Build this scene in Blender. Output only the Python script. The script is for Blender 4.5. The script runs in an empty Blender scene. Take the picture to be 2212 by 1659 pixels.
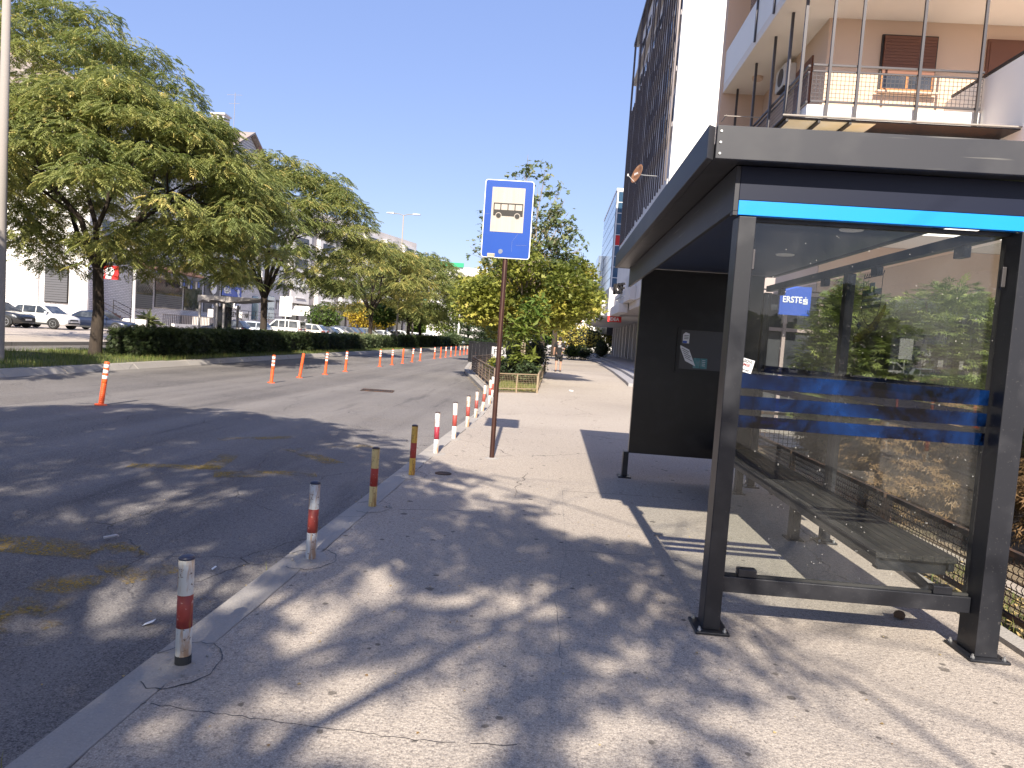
import bpy, math, random
import numpy as np
from mathutils import Vector, Matrix, Euler
R = math.radians
rnd = random.Random(7)
S = bpy.context.scene
COL = S.collection

# ------------------------------------------------------------------ camera
FPX, CX, CY, CAMH = 1535.0, 1106.0, 829.5, 1.5
RX = (0.99589282, -0.07309183, 0.053433)
RY = (0.05779901, 0.05898235, -0.99658435)
RZ = (0.06969057, 0.99557956, 0.06296473)
cam_data = bpy.data.cameras.new('camera')
cam_data.sensor_width = 36.0
cam_data.lens = FPX / 2212.0 * 36.0
cam_data.clip_start = 0.05
cam_data.clip_end = 3000
cam = bpy.data.objects.new('camera', cam_data)
COL.objects.link(cam)
cam.matrix_world = Matrix((RX + (0,), RY + (0,), RZ + (CAMH,), (0, 0, 0, 1)))
S.camera = cam

# ------------------------------------------------------------------ light
SUN_EL, SUN_AZ = 37.2, 2.0      # the sun stands behind the camera, a hair to its right
w = bpy.data.worlds.new('World'); S.world = w; w.use_nodes = True
wn = w.node_tree.nodes; wl = w.node_tree.links
sky = wn.new('ShaderNodeTexSky'); sky.sky_type = 'NISHITA'; sky.sun_disc = False
sky.sun_elevation = R(SUN_EL); sky.sun_rotation = R(180 - SUN_AZ)
sky.altitude = 50; sky.air_density = 1.0; sky.dust_density = .7; sky.ozone_density = 2.6
air = wn.new('ShaderNodeMix'); air.data_type = 'RGBA'; air.blend_type = 'ADD'; air.inputs[0].default_value = 1
air.inputs[7].default_value = (.60, .90, 2.2, 1)      # pale lavender haze over the whole dome
mul = wn.new('ShaderNodeMix'); mul.data_type = 'RGBA'; mul.blend_type = 'MULTIPLY'; mul.inputs[0].default_value = 1
mul.inputs[7].default_value = (.41, .34, .26, 1)
wl.new(sky.outputs[0], mul.inputs[6]); wl.new(mul.outputs[2], air.inputs[6]); wl.new(air.outputs[2], wn['Background'].inputs[0]); wn['Background'].inputs[1].default_value = 0.094
sd = bpy.data.lights.new('sun', 'SUN'); sd.energy = 3.5; sd.angle = R(0.55); sd.color = (1.0, 0.91, 0.77)
so = bpy.data.objects.new('sun', sd); COL.objects.link(so)
so.rotation_euler = (R(90 - SUN_EL), 0, R(SUN_AZ)); so.location = (0, -20, 30)
S.view_settings.view_transform = 'Standard'
S.view_settings.look = 'None'
S.view_settings.gamma = 1
S.view_settings.use_curve_mapping = False
S.view_settings.exposure = 1.6

# ------------------------------------------------------------------ design-time sight lines (2212 px wide photograph)
def _ray(px, py):
    c = ((px - CX) / FPX, -(py - CY) / FPX, -1.0)
    return [sum(r[i] * c[i] for i in range(3)) for r in (RX, RY, RZ)]
def G(px, py, z=0.0):
    d = _ray(px, py); t = (z - CAMH) / d[2]; return Vector((d[0] * t, d[1] * t, z))
def A(px, py, y):
    d = _ray(px, py); t = y / d[1]; return Vector((d[0] * t, y, CAMH + d[2] * t))
def AX(px, py, x):
    d = _ray(px, py); t = x / d[0]; return Vector((x, d[1] * t, CAMH + d[2] * t))

# ------------------------------------------------------------------ materials
def _new(name):
    m = bpy.data.materials.new(name); m.use_nodes = True
    nt = m.node_tree; nt.nodes.clear()
    out = nt.nodes.new('ShaderNodeOutputMaterial')
    return m, nt, out
def _coord(nt, scale, kind='pos'):
    if kind == 'pos':
        g = nt.nodes.new('ShaderNodeNewGeometry').outputs['Position']
    else:
        g = nt.nodes.new('ShaderNodeTexCoord').outputs['Object']
    mp = nt.nodes.new('ShaderNodeMapping')
    if isinstance(scale, (int, float)): scale = (scale,) * 3
    mp.inputs['Scale'].default_value = scale
    nt.links.new(g, mp.inputs['Vector'])
    return mp.outputs[0]
def _noise(nt, scale, detail=3, rough=.55, kind='pos', dist=0):
    n = nt.nodes.new('ShaderNodeTexNoise'); n.inputs['Scale'].default_value = 1
    n.inputs['Detail'].default_value = detail; n.inputs['Roughness'].default_value = rough
    n.inputs['Distortion'].default_value = dist
    nt.links.new(_coord(nt, scale, kind), n.inputs['Vector'])
    return n.outputs['Fac']
def _ramp(nt, val, lo, hi):
    r = nt.nodes.new('ShaderNodeMapRange'); r.inputs[1].default_value = lo; r.inputs[2].default_value = hi
    nt.links.new(val, r.inputs[0]); return r.outputs[0]
def _mix(nt, fac, a, b):
    m = nt.nodes.new('ShaderNodeMix'); m.data_type = 'RGBA'
    for s, v in ((0, fac), (6, a), (7, b)):
        if isinstance(v, (int, float)): m.inputs[s].default_value = v
        elif isinstance(v, (tuple, list)): m.inputs[s].default_value = (*v[:3], 1)
        else: nt.links.new(v, m.inputs[s])
    return m.outputs[2]
def _math(nt, op, a, b=0.5):
    m = nt.nodes.new('ShaderNodeMath'); m.operation = op
    for s, v in ((0, a), (1, b)):
        if isinstance(v, (int, float)): m.inputs[s].default_value = v
        else: nt.links.new(v, m.inputs[s])
    return m.outputs[0]
def _bump(nt, val, strength, dist=.01):
    b = nt.nodes.new('ShaderNodeBump'); b.inputs['Strength'].default_value = strength
    b.inputs['Distance'].default_value = dist
    nt.links.new(val, b.inputs['Height']); return b.outputs[0]
def _prin(nt, out, col, rough=.6, metal=0, spec=.5, normal=None, coat=0):
    p = nt.nodes.new('ShaderNodeBsdfPrincipled')
    if isinstance(col, (tuple, list)): p.inputs['Base Color'].default_value = (*col[:3], 1)
    else: nt.links.new(col, p.inputs['Base Color'])
    if isinstance(rough, (int, float)): p.inputs['Roughness'].default_value = rough
    else: nt.links.new(rough, p.inputs['Roughness'])
    p.inputs['Metallic'].default_value = metal
    p.inputs['Specular IOR Level'].default_value = spec
    p.inputs['Coat Weight'].default_value = coat
    if normal is not None: nt.links.new(normal, p.inputs['Normal'])
    nt.links.new(p.outputs[0], out.inputs[0]); return p
def M(name, col, rough=.6, metal=0, spec=.5, layers=(), bump=None, kind='pos', coat=0):
    m, nt, out = _new(name); c = tuple(col)
    for (sc, lo, hi, c2, amt) in layers:
        f = _math(nt, 'MULTIPLY', _ramp(nt, _noise(nt, sc, kind=kind), lo, hi), amt)
        c = _mix(nt, f, c, c2)
    nrm = None
    if bump: nrm = _bump(nt, _noise(nt, bump[0], kind=kind), bump[1], bump[2] if len(bump) > 2 else .01)
    _prin(nt, out, c, rough, metal, spec, nrm, coat)
    return m

def ground_mat(name, base, dark, light, warm, patch, gum=False, lanes=False, speck=.5):
    m, nt, out = _new(name)
    fine = _noise(nt, 170, 2, .6); mid = _noise(nt, 42, 3, .6); big = _noise(nt, .9, 5, .6); huge = _noise(nt, .16, 3, .5)
    c = _mix(nt, _math(nt, 'MULTIPLY', _ramp(nt, fine, .40, .62), speck), base, light)
    c = _mix(nt, _math(nt, 'MULTIPLY', _ramp(nt, mid, .52, .72), speck * .9), c, dark)
    c = _mix(nt, _math(nt, 'MULTIPLY', _ramp(nt, big, .40, .68), patch), c, warm)
    c = _mix(nt, _math(nt, 'MULTIPLY', _ramp(nt, huge, .45, .65), patch), c, dark)
    if lanes:
        ln = _noise(nt, (1.1, .035, 1), 3, .5)
        c = _mix(nt, _math(nt, 'MULTIPLY', _ramp(nt, ln, .42, .66), .38), c, light)
        st = _noise(nt, (2.6, .25, 1), 3, .6)
        c = _mix(nt, _math(nt, 'MULTIPLY', _ramp(nt, st, .60, .74), .45), c, dark)
    # stones of the aggregate
    v = nt.nodes.new('ShaderNodeTexVoronoi'); v.voronoi_dimensions = '2D'; v.inputs['Scale'].default_value = 62
    nt.links.new(_coord(nt, (1, 1, 0)), v.inputs['Vector'])
    sp = nt.nodes.new('ShaderNodeSeparateColor'); nt.links.new(v.outputs['Color'], sp.inputs[0])
    stone = _math(nt, 'MULTIPLY', _ramp(nt, v.outputs['Distance'], .34, .22), _ramp(nt, sp.outputs[0], .62, .66))
    c = _mix(nt, _math(nt, 'MULTIPLY', stone, .55 * speck + .15), c, light)
    stone2 = _math(nt, 'MULTIPLY', _ramp(nt, v.outputs['Distance'], .36, .24), _ramp(nt, sp.outputs[1], .70, .73))
    c = _mix(nt, _math(nt, 'MULTIPLY', stone2, .6 * speck), c, dark)
    if gum:
        for sc, r0, pr, off in ((1.9, .030, .60, 0), (3.1, .035, .70, 3.3), (4.6, .045, .86, 7.7)):
            g = nt.nodes.new('ShaderNodeTexVoronoi'); g.voronoi_dimensions = '2D'; g.inputs['Scale'].default_value = sc
            mp = nt.nodes.new('ShaderNodeMapping'); mp.inputs['Location'].default_value = (off, off, 0)
            ps = _coord(nt, (1, 1, 0)); nt.links.new(ps, mp.inputs['Vector']); 
            nt.links.new(mp.outputs[0], g.inputs['Vector'])
            q = nt.nodes.new('ShaderNodeSeparateColor'); nt.links.new(g.outputs['Color'], q.inputs[0])
            rad = _math(nt, 'ADD', _math(nt, 'MULTIPLY', q.outputs[1], r0), .022)
            wobn = _math(nt, 'MULTIPLY', _math(nt, 'SUBTRACT', _noise(nt, 40, 2), .5), .06)
            dd = _math(nt, 'ADD', _math(nt, 'SUBTRACT', g.outputs['Distance'], rad), wobn)
            sel = _ramp(nt, q.outputs[0], pr, pr + .02)
            f = _math(nt, 'MULTIPLY', _math(nt, 'MULTIPLY', _ramp(nt, dd, .012, -.004), sel), .72)
            c = _mix(nt, f, c, tuple(x * .22 for x in base))
    # hairline cracks
    cr = nt.nodes.new('ShaderNodeTexVoronoi'); cr.feature = 'DISTANCE_TO_EDGE'; cr.inputs['Scale'].default_value = .33 if gum else .8
    cm = nt.nodes.new('ShaderNodeVectorMath'); cm.operation = 'ADD'
    nz = nt.nodes.new('ShaderNodeTexNoise'); nz.inputs['Scale'].default_value = 2.2; nz.inputs['Detail'].default_value = 5
    nt.links.new(_coord(nt, (1, 1, 0)), nz.inputs['Vector'])
    sc_ = nt.nodes.new('ShaderNodeVectorMath'); sc_.operation = 'SCALE'; sc_.inputs['Scale'].default_value = .35
    nt.links.new(nz.outputs['Color'], sc_.inputs[0])
    nt.links.new(_coord(nt, (1, 1, 0)), cm.inputs[0]); nt.links.new(sc_.outputs[0], cm.inputs[1])
    nt.links.new(cm.outputs[0], cr.inputs['Vector'])
    crack = _math(nt, 'MULTIPLY', _ramp(nt, cr.outputs['Distance'], .0035 if gum else .006, .0008), _ramp(nt, _noise(nt, .5, 2), .48, .56))
    c = _mix(nt, _math(nt, 'MULTIPLY', crack, .75), c, tuple(x * .25 for x in base))
    hsum = _math(nt, 'ADD', _math(nt, 'MULTIPLY', fine, .6), _math(nt, 'MULTIPLY', v.outputs['Distance'], .7))
    hsum = _math(nt, 'SUBTRACT', hsum, _math(nt, 'MULTIPLY', crack, 1.5))
    _prin(nt, out, c, .85, 0, .25, _bump(nt, hsum, .55, .006))
    return m

m_asphalt = ground_mat('asphalt', (.085, .078, .080), (.022, .021, .030), (.27, .25, .235), (.115, .10, .088), .35, lanes=True, speck=.9)
m_walk = ground_mat('pavement_concrete', (.29, .25, .218), (.13, .112, .104), (.52, .46, .395), (.325, .28, .235), .30, gum=True, speck=.85)
m_kerb = ground_mat('kerb_concrete', (.33, .31, .29), (.2, .185, .18), (.42, .39, .36), (.28, .25, .22), .5, speck=.25)
m_apron = ground_mat('apron_concrete', (.40, .345, .30), (.30, .26, .23), (.47, .41, .36), (.36, .30, .26), .4, speck=.2)
m_soil = M('dry_soil', (.20, .15, .10), .95, layers=[(3, .4, .65, (.10, .085, .05), .8), (25, .5, .7, (.33, .26, .16), .6)], bump=(30, .8, .03))
m_grassbase = M('grass_soil', (.07, .085, .03), .95, layers=[(2, .4, .65, (.13, .11, .05), .7), (20, .5, .7, (.04, .06, .02), .6)], bump=(30, .8, .03))
m_farground = M('far_ground', (.22, .20, .18), .9, layers=[(.05, .4, .6, (.16, .17, .12), .7)])
m_tile = M('terrace_stone', (.33, .32, .33), .55, layers=[(1.5, .4, .65, (.26, .25, .26), .7), (30, .5, .7, (.22, .21, .22), .4)], bump=(40, .15))
m_white = M('white_plaster', (.80, .78, .75), .8, layers=[(.4, .45, .7, (.72, .70, .67), .6)], bump=(15, .1))
m_beige = M('beige_render', (.60, .44, .33), .85, layers=[(.6, .45, .7, (.55, .40, .30), .5)], bump=(60, .15))
m_ceil = M('pale_soffit', (.74, .67, .60), .85, layers=[(.8, .45, .7, (.68, .61, .54), .5)])
m_greybeige = M('grey_render', (.52, .48, .46), .8, layers=[(.5, .45, .7, (.45, .42, .41), .5)])
m_fascia = M('pale_panel', (.60, .58, .58), .7, layers=[(.7, .4, .7, (.50, .49, .50), .5)])
m_char = M('charcoal_powder_coat', (.013, .014, .019), .42, .15, .5, layers=[(4, .5, .75, (.055, .055, .062), .6), (90, .66, .74, (.18, .17, .16), .35)], bump=(350, .08, .002))
m_fasc = M('roof_edge_coat', (.034, .035, .043), .50, .1, .35, layers=[(3, .5, .75, (.06, .06, .065), .6), ((1, 1, 30), .68, .74, (.25, .24, .22), .4)], bump=(350, .06, .002))
m_black = M('black_panel', (.008, .008, .011), .30, 0, .4, layers=[(5, .5, .7, (.02, .02, .025), .5)])
m_navy = M('dark_blue_panel', (.003, .006, .022), .45, 0, .3)
m_ceilblue = M('shelter_ceiling', (.035, .055, .12), .45, .1, .5, layers=[(2, .4, .7, (.05, .065, .12), .6)])
m_cyan = M('bright_blue_band', (.0, .24, .82), .35, 0, .5, layers=[(3, .5, .75, (.0, .22, .76), .5)], coat=.3)
m_rubber = M('dark_rubber', (.03, .03, .03), .7)
m_steel = M('galvanised_steel', (.45, .46, .47), .45, .8, layers=[(6, .45, .7, (.32, .32, .33), .6)])
m_darkiron = M('dark_iron', (.035, .033, .035), .5, .4, layers=[(12, .5, .7, (.08, .05, .035), .5)])
m_rust = M('rusty_mesh_paint', (.045, .03, .025), .75, .2, layers=[(14, .45, .65, (.16, .075, .035), .7)])
m_rail = M('railing_grey', (.065, .06, .065), .45, .5)
m_bronze = M('brown_slats', (.085, .072, .078), .42, .4, layers=[(2, .4, .7, (.08, .065, .06), .5)])
m_polebrown = M('brown_painted_pole', (.045, .018, .013), .38, .3, layers=[((30, 30, 4), .5, .72, (.11, .045, .025), .6)])
m_concpole = M('concrete_pole', (.27, .245, .22), .85, layers=[((5, 5, 1), .4, .65, (.28, .25, .23), .8), (30, .5, .7, (.32, .29, .26), .4)], bump=(40, .3))
m_bark = M('bark', (.042, .030, .022), .95, layers=[((14, 14, 3), .42, .62, (.028, .02, .016), .85), (2, .5, .7, (.07, .055, .042), .4)], bump=((25, 25, 5), .9, .02))
m_palebark = M('pale_bark', (.30, .25, .19), .9, layers=[((12, 12, 4), .42, .62, (.15, .11, .07), .8)], bump=((25, 25, 6), .6, .02))
m_shutter = M('grey_roller_shutter', (.12, .12, .13), .55, .3)
m_brownshut = M('brown_roller_shutter', (.15, .055, .028), .55)
m_orangeshut = M('orange_roller_shutter', (.62, .26, .11), .6)
m_wood = M('varnished_wood', (.42, .17, .045), .45, layers=[((2, 2, 30), .4, .7, (.30, .11, .03), .6)])
m_redsign = M('red_sign_face', (.62, .02, .02), .4)
m_whitepaint = M('white_paint', (.78, .78, .78), .5)
m_ink = M('black_print', (.015, .015, .017), .5)
m_bluesign = M('blue_sign_face', (.002, .050, .30), .45, 0, .35, layers=[((3, 3, 3), .5, .75, (.003, .060, .34), .6)])
m_cream = M('faded_white_sheeting', (.42, .38, .335), .55, spec=.3, layers=[((60, 60, .5), .45, .7, (.34, .28, .22), .35), (5, .5, .75, (.34, .29, .25), .5)])
m_pic = M('pictogram_brown', (.010, .007, .006), .45)
m_erste = M('bank_blue', (.015, .075, .42), .45)
m_erste2 = M('sticker_residue', (.16, .18, .24), .7)
m_alu = M('pinkish_window_frame', (.42, .33, .31), .5, .2)
m_roof = M('grey_roof_tiles', (.30, .26, .24), .85, layers=[((.5, .5, 6), .4, .6, (.22, .19, .18), .7), (.7, .55, .7, (.42, .20, .16), .6)])
m_paper = M('paper', (.72, .72, .74), .8)
m_skin = M('skin', (.42, .24, .17), .55)
m_cloth = M('black_cloth', (.012, .012, .014), .9, bump=(20, .4, .02))
m_hair = M('dark_hair', (.015, .011, .009), .7)
m_dish = M('rusty_dish', (.22, .10, .045), .7, layers=[(3, .5, .7, (.36, .22, .14), .6)])
m_awn = M('brown_awning_cloth', (.10, .05, .035), .85, layers=[(.6, .4, .6, (.16, .08, .05), .6)])
m_yellowglass = M('yellowed_canopy_sheet', (.72, .62, .38), .5, layers=[(1.2, .4, .65, (.80, .76, .62), .7)])
m_rubble = M('brown_stone', (.12, .075, .045), .9, bump=(60, .6, .01))
m_deepred = M('brown_step_tile', (.13, .05, .045), .6)

def brick_mat(name, a, b, mortar, sx=.25, sy=.07):
    m, nt, out = _new(name)
    g = nt.nodes.new('ShaderNodeNewGeometry').outputs['Position']
    sp = nt.nodes.new('ShaderNodeSeparateXYZ'); nt.links.new(g, sp.inputs[0])
    cb = nt.nodes.new('ShaderNodeCombineXYZ')
    nt.links.new(_math(nt, 'ADD', sp.outputs[0], sp.outputs[1]), cb.inputs[0]); nt.links.new(sp.outputs[2], cb.inputs[1])
    t = nt.nodes.new('ShaderNodeTexBrick'); t.inputs['Scale'].default_value = 1
    t.inputs['Brick Width'].default_value = sx; t.inputs['Row Height'].default_value = sy
    t.inputs['Mortar Size'].default_value = sy * .13
    t.inputs['Color1'].default_value = (*a, 1); t.inputs['Color2'].default_value = (*b, 1); t.inputs['Mortar'].default_value = (*mortar, 1)
    nt.links.new(cb.outputs[0], t.inputs['Vector'])
    _prin(nt, out, t.outputs[0], .85, normal=_bump(nt, t.outputs['Fac'], -.6, .02)); return m
m_brick = brick_mat('pale_brick', (.74, .72, .72), (.64, .62, .62), (.30, .29, .3), .5, .16)
m_siding = brick_mat('grey_siding', (.66, .63, .60), (.62, .59, .56), (.3, .28, .27), 8, .35)

def glass_mat(name, tint=(.86, .9, .9), dust=.04, rough=.0, refl=1.0, dustcol=(.6, .58, .55)):
    m, nt, out = _new(name)
    tr = nt.nodes.new('ShaderNodeBsdfTransparent'); tr.inputs[0].default_value = (*tint, 1)
    gl = nt.nodes.new('ShaderNodeBsdfGlossy'); gl.inputs['Roughness'].default_value = rough
    lw = nt.nodes.new('ShaderNodeLayerWeight'); lw.inputs[0].default_value = .5
    fz = _math(nt, 'ADD', _math(nt, 'MULTIPLY', _math(nt, 'POWER', lw.outputs['Facing'], 5), .9), .03)
    mx = nt.nodes.new('ShaderNodeMixShader')
    nt.links.new(_math(nt, 'MULTIPLY', fz, refl), mx.inputs[0]); nt.links.new(tr.outputs[0], mx.inputs[1]); nt.links.new(gl.outputs[0], mx.inputs[2])
    df = nt.nodes.new('ShaderNodeBsdfDiffuse'); df.inputs[0].default_value = (*dustcol, 1)
    m2 = nt.nodes.new('ShaderNodeMixShader')
    n = _math(nt, 'MULTIPLY', _ramp(nt, _noise(nt, (3, 3, 2.2), 5, .65, dist=.6), .38, .75), dust * 2)
    n = _math(nt, 'ADD', n, _math(nt, 'MULTIPLY', _ramp(nt, _noise(nt, 60, 1), .76, .79), .35))
    nt.links.new(n, m2.inputs[0]); nt.links.new(mx.outputs[0], m2.inputs[1]); nt.links.new(df.outputs[0], m2.inputs[2])
    nt.links.new(m2.outputs[0], out.inputs[0]); return m
m_glass = glass_mat('shelter_glass', (.925, .945, .94), .009, refl=1.0)
m_stripe = glass_mat('blue_glass_film', (.02, .07, .30), .30, refl=1.0, dustcol=(.010, .05, .20))
m_decal = glass_mat('dark_blue_decal', (.10, .22, .30), .25, dustcol=(.02, .06, .12))
m_decaly = glass_mat('yellow_decal', (.55, .50, .12), .25, dustcol=(.35, .33, .06))
m_decalo = glass_mat('black_decal_line', (.08, .09, .09), .3, dustcol=(.02, .02, .02))
m_shop = M('dark_shop_glass', (.035, .038, .045), .08, 0, .7, layers=[(1.2, .45, .65, (.10, .10, .11), .6)])
m_winblue = M('blue_curtain_glass', (.055, .12, .20), .06, .35, .8, layers=[(.35, .4, .6, (.12, .19, .27), .8)])
m_winsky = M('pale_curtain_glass', (.30, .36, .44), .10, .6, .8, layers=[(.25, .4, .6, (.38, .42, .48), .8)])
m_carglass = M('car_window', (.03, .035, .04), .05, .1, .9, layers=[(1.5, .45, .65, (.14, .15, .16), .7)])

def foliage_mat(name, stops, trans=.32, rough=.55):
    m, nt, out = _new(name)
    at = nt.nodes.new('ShaderNodeAttribute'); at.attribute_name = 'tint'
    cr = nt.nodes.new('ShaderNodeValToRGB')
    el = cr.color_ramp.elements
    while len(el) < len(stops): el.new(.5)
    for e, (p, c) in zip(el, stops): e.position = p; e.color = (*c, 1)
    nt.links.new(at.outputs['Fac'], cr.inputs[0])
    p = nt.nodes.new('ShaderNodeBsdfPrincipled'); p.inputs['Roughness'].default_value = rough; p.inputs['Specular IOR Level'].default_value = .35
    nt.links.new(cr.outputs[0], p.inputs['Base Color'])
    t = nt.nodes.new('ShaderNodeBsdfTranslucent'); 
    tc = _mix(nt, .35, cr.outputs[0], (.16, .22, .02)); nt.links.new(tc, t.inputs[0])
    mx = nt.nodes.new('ShaderNodeMixShader'); mx.inputs[0].default_value = trans
    nt.links.new(p.outputs[0], mx.inputs[1]); nt.links.new(t.outputs[0], mx.inputs[2]); nt.links.new(mx.outputs[0], out.inputs[0])
    return m
m_leaf = foliage_mat('mimosa_leaf', [(0, (.08, .105, .035)), (.35, (.18, .215, .075)), (.68, (.33, .34, .11)), (.92, (.44, .38, .12)), (1, (.70, .56, .20))], .40)
m_leafy = foliage_mat('yellowing_leaf', [(0, (.10, .13, .03)), (.4, (.25, .27, .055)), (.75, (.40, .39, .08)), (1, (.50, .40, .09))], .38)
m_leafsilver = foliage_mat('grey_green_leaf', [(0, (.07, .10, .05)), (.5, (.15, .20, .10)), (1, (.26, .27, .13))], .36)
m_leafyel = foliage_mat('golden_leaf', [(0, (.25, .20, .02)), (.6, (.50, .36, .03)), (1, (.60, .45, .10))])
m_leafgreen = foliage_mat('fresh_leaf', [(0, (.04, .075, .015)), (.6, (.09, .15, .025)), (1, (.17, .20, .04))])
m_leafdark = foliage_mat('evergreen_leaf', [(0, (.018, .032, .014)), (.6, (.035, .058, .026)), (1, (.08, .11, .05))], .2)
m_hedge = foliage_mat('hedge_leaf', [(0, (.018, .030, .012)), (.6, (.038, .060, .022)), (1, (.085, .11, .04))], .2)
m_juniper = foliage_mat('juniper_spray', [(0, (.25, .15, .075)), (.3, (.20, .125, .06)), (.38, (.14, .15, .05)), (.7, (.15, .20, .05)), (1, (.30, .33, .09))], .25)
m_grass = foliage_mat('grass_blade', [(0, (.06, .10, .02)), (.6, (.13, .18, .04)), (1, (.30, .26, .09))], .3)
m_litter = foliage_mat('fallen_leaf', [(0, (.20, .11, .04)), (.5, (.40, .28, .10)), (1, (.55, .42, .20))], .1)
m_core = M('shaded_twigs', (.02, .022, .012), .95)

# ------------------------------------------------------------------ helpers
def tag(o, label=None, cat=None, group=None, kind=None):
    if label: o['label'] = label
    if cat: o['category'] = cat
    if group: o['group'] = group
    if kind: o['kind'] = kind
    return o
def thing(name, label, cat, loc=(0, 0, 0), rz=0, group=None):
    o = bpy.data.objects.new(name, None); COL.objects.link(o)
    o.location = loc; o.rotation_euler = (0, 0, rz); o.empty_display_size = .2
    return tag(o, label, cat, group)
def place(o, parent, world):
    if parent is None: return o
    o.parent = parent
    if world:
        chain = []; p = parent
        while p is not None: chain.append(p); p = p.parent
        mw = Matrix.Identity(4)
        for q in reversed(chain): mw = mw @ Matrix.LocRotScale(q.location, q.rotation_euler, q.scale)
        o.matrix_parent_inverse = Matrix.Identity(4)
        inv = mw.inverted()
        o.location = inv.to_translation(); o.rotation_euler = inv.to_euler()
    return o
class MB:
    def __init__(s): s.v = []; s.f = []; s.m = []
    def add(s, vs, fs, mi=0):
        n = len(s.v); s.v += [tuple(p) for p in vs]; s.f += [tuple(i + n for i in f) for f in fs]; s.m += [mi] * len(fs); return s
    def box(s, x0, x1, y0, y1, z0, z1, mi=0):
        return s.add([(x, y, z) for z in (z0, z1) for y in (y0, y1) for x in (x0, x1)],
                     [(0, 2, 3, 1), (4, 5, 7, 6), (0, 1, 5, 4), (2, 6, 7, 3), (0, 4, 6, 2), (1, 3, 7, 5)], mi)
    def quad(s, a, b, c, d, mi=0): return s.add([a, b, c, d], [(0, 1, 2, 3)], mi)
    def prism(s, pts, off, mi=0):
        n = len(pts); off = Vector(off); a = [Vector(p) for p in pts]; b = [p + off for p in a]
        fs = [tuple(range(n - 1, -1, -1)), tuple(range(n, 2 * n))] + [(i, (i + 1) % n, n + (i + 1) % n, n + i) for i in range(n)]
        return s.add(a + b, fs, mi)
    def tube(s, pts, r, n=8, mi=0, cap=True):
        pts = [Vector(p) for p in pts]; rs = r if isinstance(r, (list, tuple)) else [r] * len(pts)
        rings = []; up = Vector((0, 0, 1)); prev = None
        for i, p in enumerate(pts):
            d = (pts[min(i + 1, len(pts) - 1)] - pts[max(i - 1, 0)])
            d = d.normalized() if d.length > 1e-9 else Vector((0, 0, 1))
            if prev is None:
                a = d.cross(up if abs(d.z) < .95 else Vector((1, 0, 0))).normalized()
            else:
                a = (prev - d * prev.dot(d)); a = a.normalized() if a.length > 1e-6 else d.orthogonal().normalized()
            prev = a; b = d.cross(a)
            rings.append([p + (a * math.cos(t) + b * math.sin(t)) * rs[i] for t in [2 * math.pi * k / n for k in range(n)]])
        vs = [q for rg in rings for q in rg]
        fs = [(i * n + k, i * n + (k + 1) % n, (i + 1) * n + (k + 1) % n, (i + 1) * n + k) for i in range(len(pts) - 1) for k in range(n)]
        if cap: fs += [tuple(range(n - 1, -1, -1)), tuple(range((len(pts) - 1) * n, len(pts) * n))]
        return s.add(vs, fs, mi)
    def bar(s, a, b, w_, h_=None, mi=0):
        a = Vector(a); b = Vector(b); h_ = h_ or w_; d = (b - a).normalized()
        u = d.cross(Vector((0, 0, 1)));  u = u.normalized() if u.length > 1e-4 else Vector((1, 0, 0)); v = u.cross(d)
        c = [(-1, -1), (1, -1), (1, 1), (-1, 1)]
        P = [a + u * x * w_ / 2 + v * y * h_ / 2 for x, y in c] + [b + u * x * w_ / 2 + v * y * h_ / 2 for x, y in c]
        return s.add(P, [(3, 2, 1, 0), (4, 5, 6, 7), (0, 1, 5, 4), (1, 2, 6, 5), (2, 3, 7, 6), (3, 0, 4, 7)], mi)
    def lathe(s, prof, c=(0, 0, 0), n=16, mi=0, axis='z'):
        vs = []
        for r, z in prof:
            for k in range(n):
                t = 2 * math.pi * k / n; x, y = r * math.cos(t), r * math.sin(t)
                p = (x, y, z) if axis == 'z' else ((x, z, y) if axis == 'y' else (z, x, y))
                vs.append((p[0] + c[0], p[1] + c[1], p[2] + c[2]))
        L = len(prof)
        fs = [(i * n + k, i * n + (k + 1) % n, (i + 1) * n + (k + 1) % n, (i + 1) * n + k) for i in range(L - 1) for k in range(n)]
        fs += [tuple(range(n - 1, -1, -1)), tuple(range((L - 1) * n, L * n))]
        return s.add(vs, fs, mi)
    def build(s, name, mat, parent=None, world=False, smooth=False, bevel=0, kind=None, label=None):
        me = bpy.data.meshes.new(name); me.from_pydata([tuple(p) for p in s.v], [], s.f)
        mats = mat if isinstance(mat, (list, tuple)) else [mat]
        for q in mats: me.materials.append(q)
        if len(mats) > 1: me.polygons.foreach_set('material_index', s.m)
        if smooth:
            me.polygons.foreach_set('use_smooth', [len(f) <= 4 for f in s.f])
        me.update()
        o = bpy.data.objects.new(name, me); COL.objects.link(o)
        if bevel:
            b = o.modifiers.new('bevel', 'BEVEL'); b.width = bevel; b.segments = 2; b.limit_method = 'ANGLE'
        place(o, parent, world)
        if kind: o['kind'] = kind
        if label: o['label'] = label
        return o
def kids(o): return [c for c in bpy.data.objects if c.parent == o]
KID = {}
def copy_tree(o, loc=None, rz=None, label=None, parent=None, group=None):
    if o.name not in KID: KID[o.name] = kids(o)
    c = o.copy(); COL.objects.link(c); c.parent = parent
    if loc is not None: c.location = loc
    if rz is not None: c.rotation_euler = (0, 0, rz)
    if label: c['label'] = label
    if group: c['group'] = group
    for ch in KID[o.name]: copy_tree(ch, parent=c)
    return c
def inst(me_obj, name, loc=(0, 0, 0), rot=(0, 0, 0), parent=None, scale=(1, 1, 1)):
    o = bpy.data.objects.new(name, me_obj.data); COL.objects.link(o)
    o.location = loc; o.rotation_euler = rot; o.scale = scale; o.parent = parent; return o
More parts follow.
